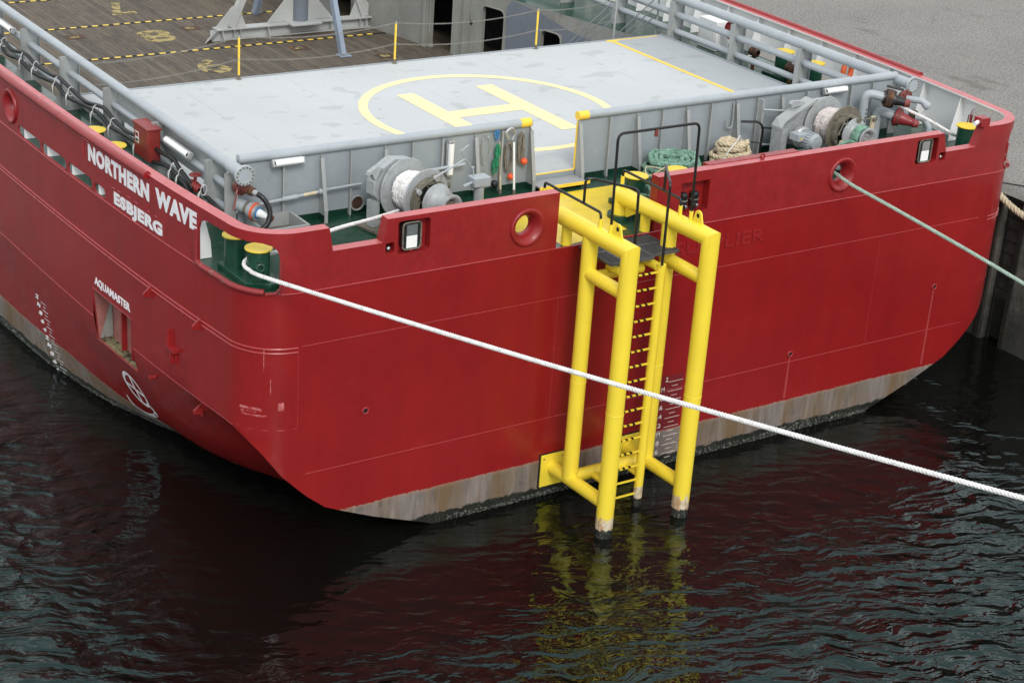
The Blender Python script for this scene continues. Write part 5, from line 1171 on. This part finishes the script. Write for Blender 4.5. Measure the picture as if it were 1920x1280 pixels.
chain(sagline([(-8.1,11.4,5.62),(-4.16,11.36,5.87),(-.10,11.36,5.87),(3.96,11.36,5.87),(6.90,12.2,5.68)], .14), 'lower steel chain strung between the yellow posts')
for x0, lb in ((5.35,'left grey stair railing behind the helicopter deck'),(6.75,'right grey stair railing behind the helicopter deck')):
    t = thing('stair_railing', lb, 'railing', (x0,12.0,5.2)); mb = MB(); dx = 1.5
    for h in (.0,-.26,-.52): mb = MB(); mb.tube([(x0-.2,12.0,4.95+h*.6+.1),(x0+dx,12.0,6.32+h)], .017, 8); mb.build('rail', 'dgrey', t)
    mb = MB(); mb.tube(rounded([(x0+dx,12.0,DZ-.1),(x0+dx,12.0,6.32),(x0+dx-.1,12.0,6.24)], .05), .03, 8); mb.build('newel', 'grey2', t)
    mb = MB(); mb.tube([(x0-.2,12.0,3.05),(x0-.2,12.0,4.95)], .022, 8); mb.build('baluster', 'grey', t)

# ================================================================== TRIPOD FRAME ON THE CARGO DECK
t = thing('tripod_frame', 'grey steel support frame with a thick round column standing on the wooden cargo deck', 'support frame', (3.1,22.8,3.05))
z0 = 3.06
mb = MB(); mb.box((.45,22.62,z0+.30),(5.95,22.98,z0+.34)); mb.box((.3,22.78,z0),(6.0,22.80,z0+.30)); mb.box((.3,22.64,z0),(6.0,22.94,z0+.03)); mb.build('base_beam', 'tripod', t, ang=0)
for x in (.62,1.0,1.2,2.1,4.2,5.2,5.4,5.8): mb = MB(); mb.prism([(x,22.62,z0+.30),(x,22.50 if x in (.62,2.1,5.8) else 22.66,z0),(x,22.79,z0),(x,22.79,z0+.30)], (.015,0,0)); mb.build('web_stiffener', 'tripod', t, ang=0)
mb = MB(); mb.prism([(.0,22.5,z0),(.42,22.62,z0+.32),(.9,22.9,z0+.34),(.3,22.98,z0)], (.02,0,.0)); mb.build('foot', 'tripod', t, ang=0)
mb = MB(); mb.box((2.75,22.35,z0+.31),(3.75,23.25,z0+.37)); mb.build('base_plate', 'tripod', t, bevel=.01)
mb = MB(); mb.cyl((3.25,22.85,z0+.37),(3.25,22.85,9.5),.24,28); mb.build('column', 'wallblue', t)
for sx in (-1, 1):
    mb = MB(); mb.prism([(3.25+sx*.24,22.83,z0+.37),(3.25+sx*1.1,22.83,z0+.37),(3.25+sx*.24,22.83,z0+1.35)], (0,.02,0)); mb.build('gusset', 'tripod', t, ang=0)
    x = .95 if sx < 0 else 5.4
    mb = MB(); mb.beam((x,22.8,z0+.35),(3.25+sx*.2,22.85,8.0),.20,.20,(0,1,0)); mb.build('brace', 'tripod', t, ang=0)
    mb = MB(); mb.prism([(x-.5,22.79,z0+.34),(x+.5,22.79,z0+.34),(x+.15*-sx+.1,22.79,z0+.95),(x+.15*-sx-.1,22.79,z0+.95)], (0,.02,0)); mb.build('gusset', 'tripod', t, ang=0)
mb = MB(); mb.beam((3.22,20.05,z0),(3.25,22.6,8.6),.22,.14,(1,0,0)); mb.build('front_strut', 'tripodb', t, ang=0)
mb = MB(); mb.box((3.06,19.85,z0-.003),(3.42,20.2,z0+.02)); mb.build('strut_foot', 'tripodb', t)
mb = MB(); mb.beam((2.95,25.3,z0),(3.2,23.1,8.2),.22,.16,(1,0,0)); mb.build('rear_strut', 'tripodb', t, ang=0)
mb = MB(); mb.prism([(2.8,25.3,z0),(3.2,25.3,z0),(3.05,25.1,z0+.5)], (0,.02,0)); mb.build('gusset', 'tripod', t, ang=0)
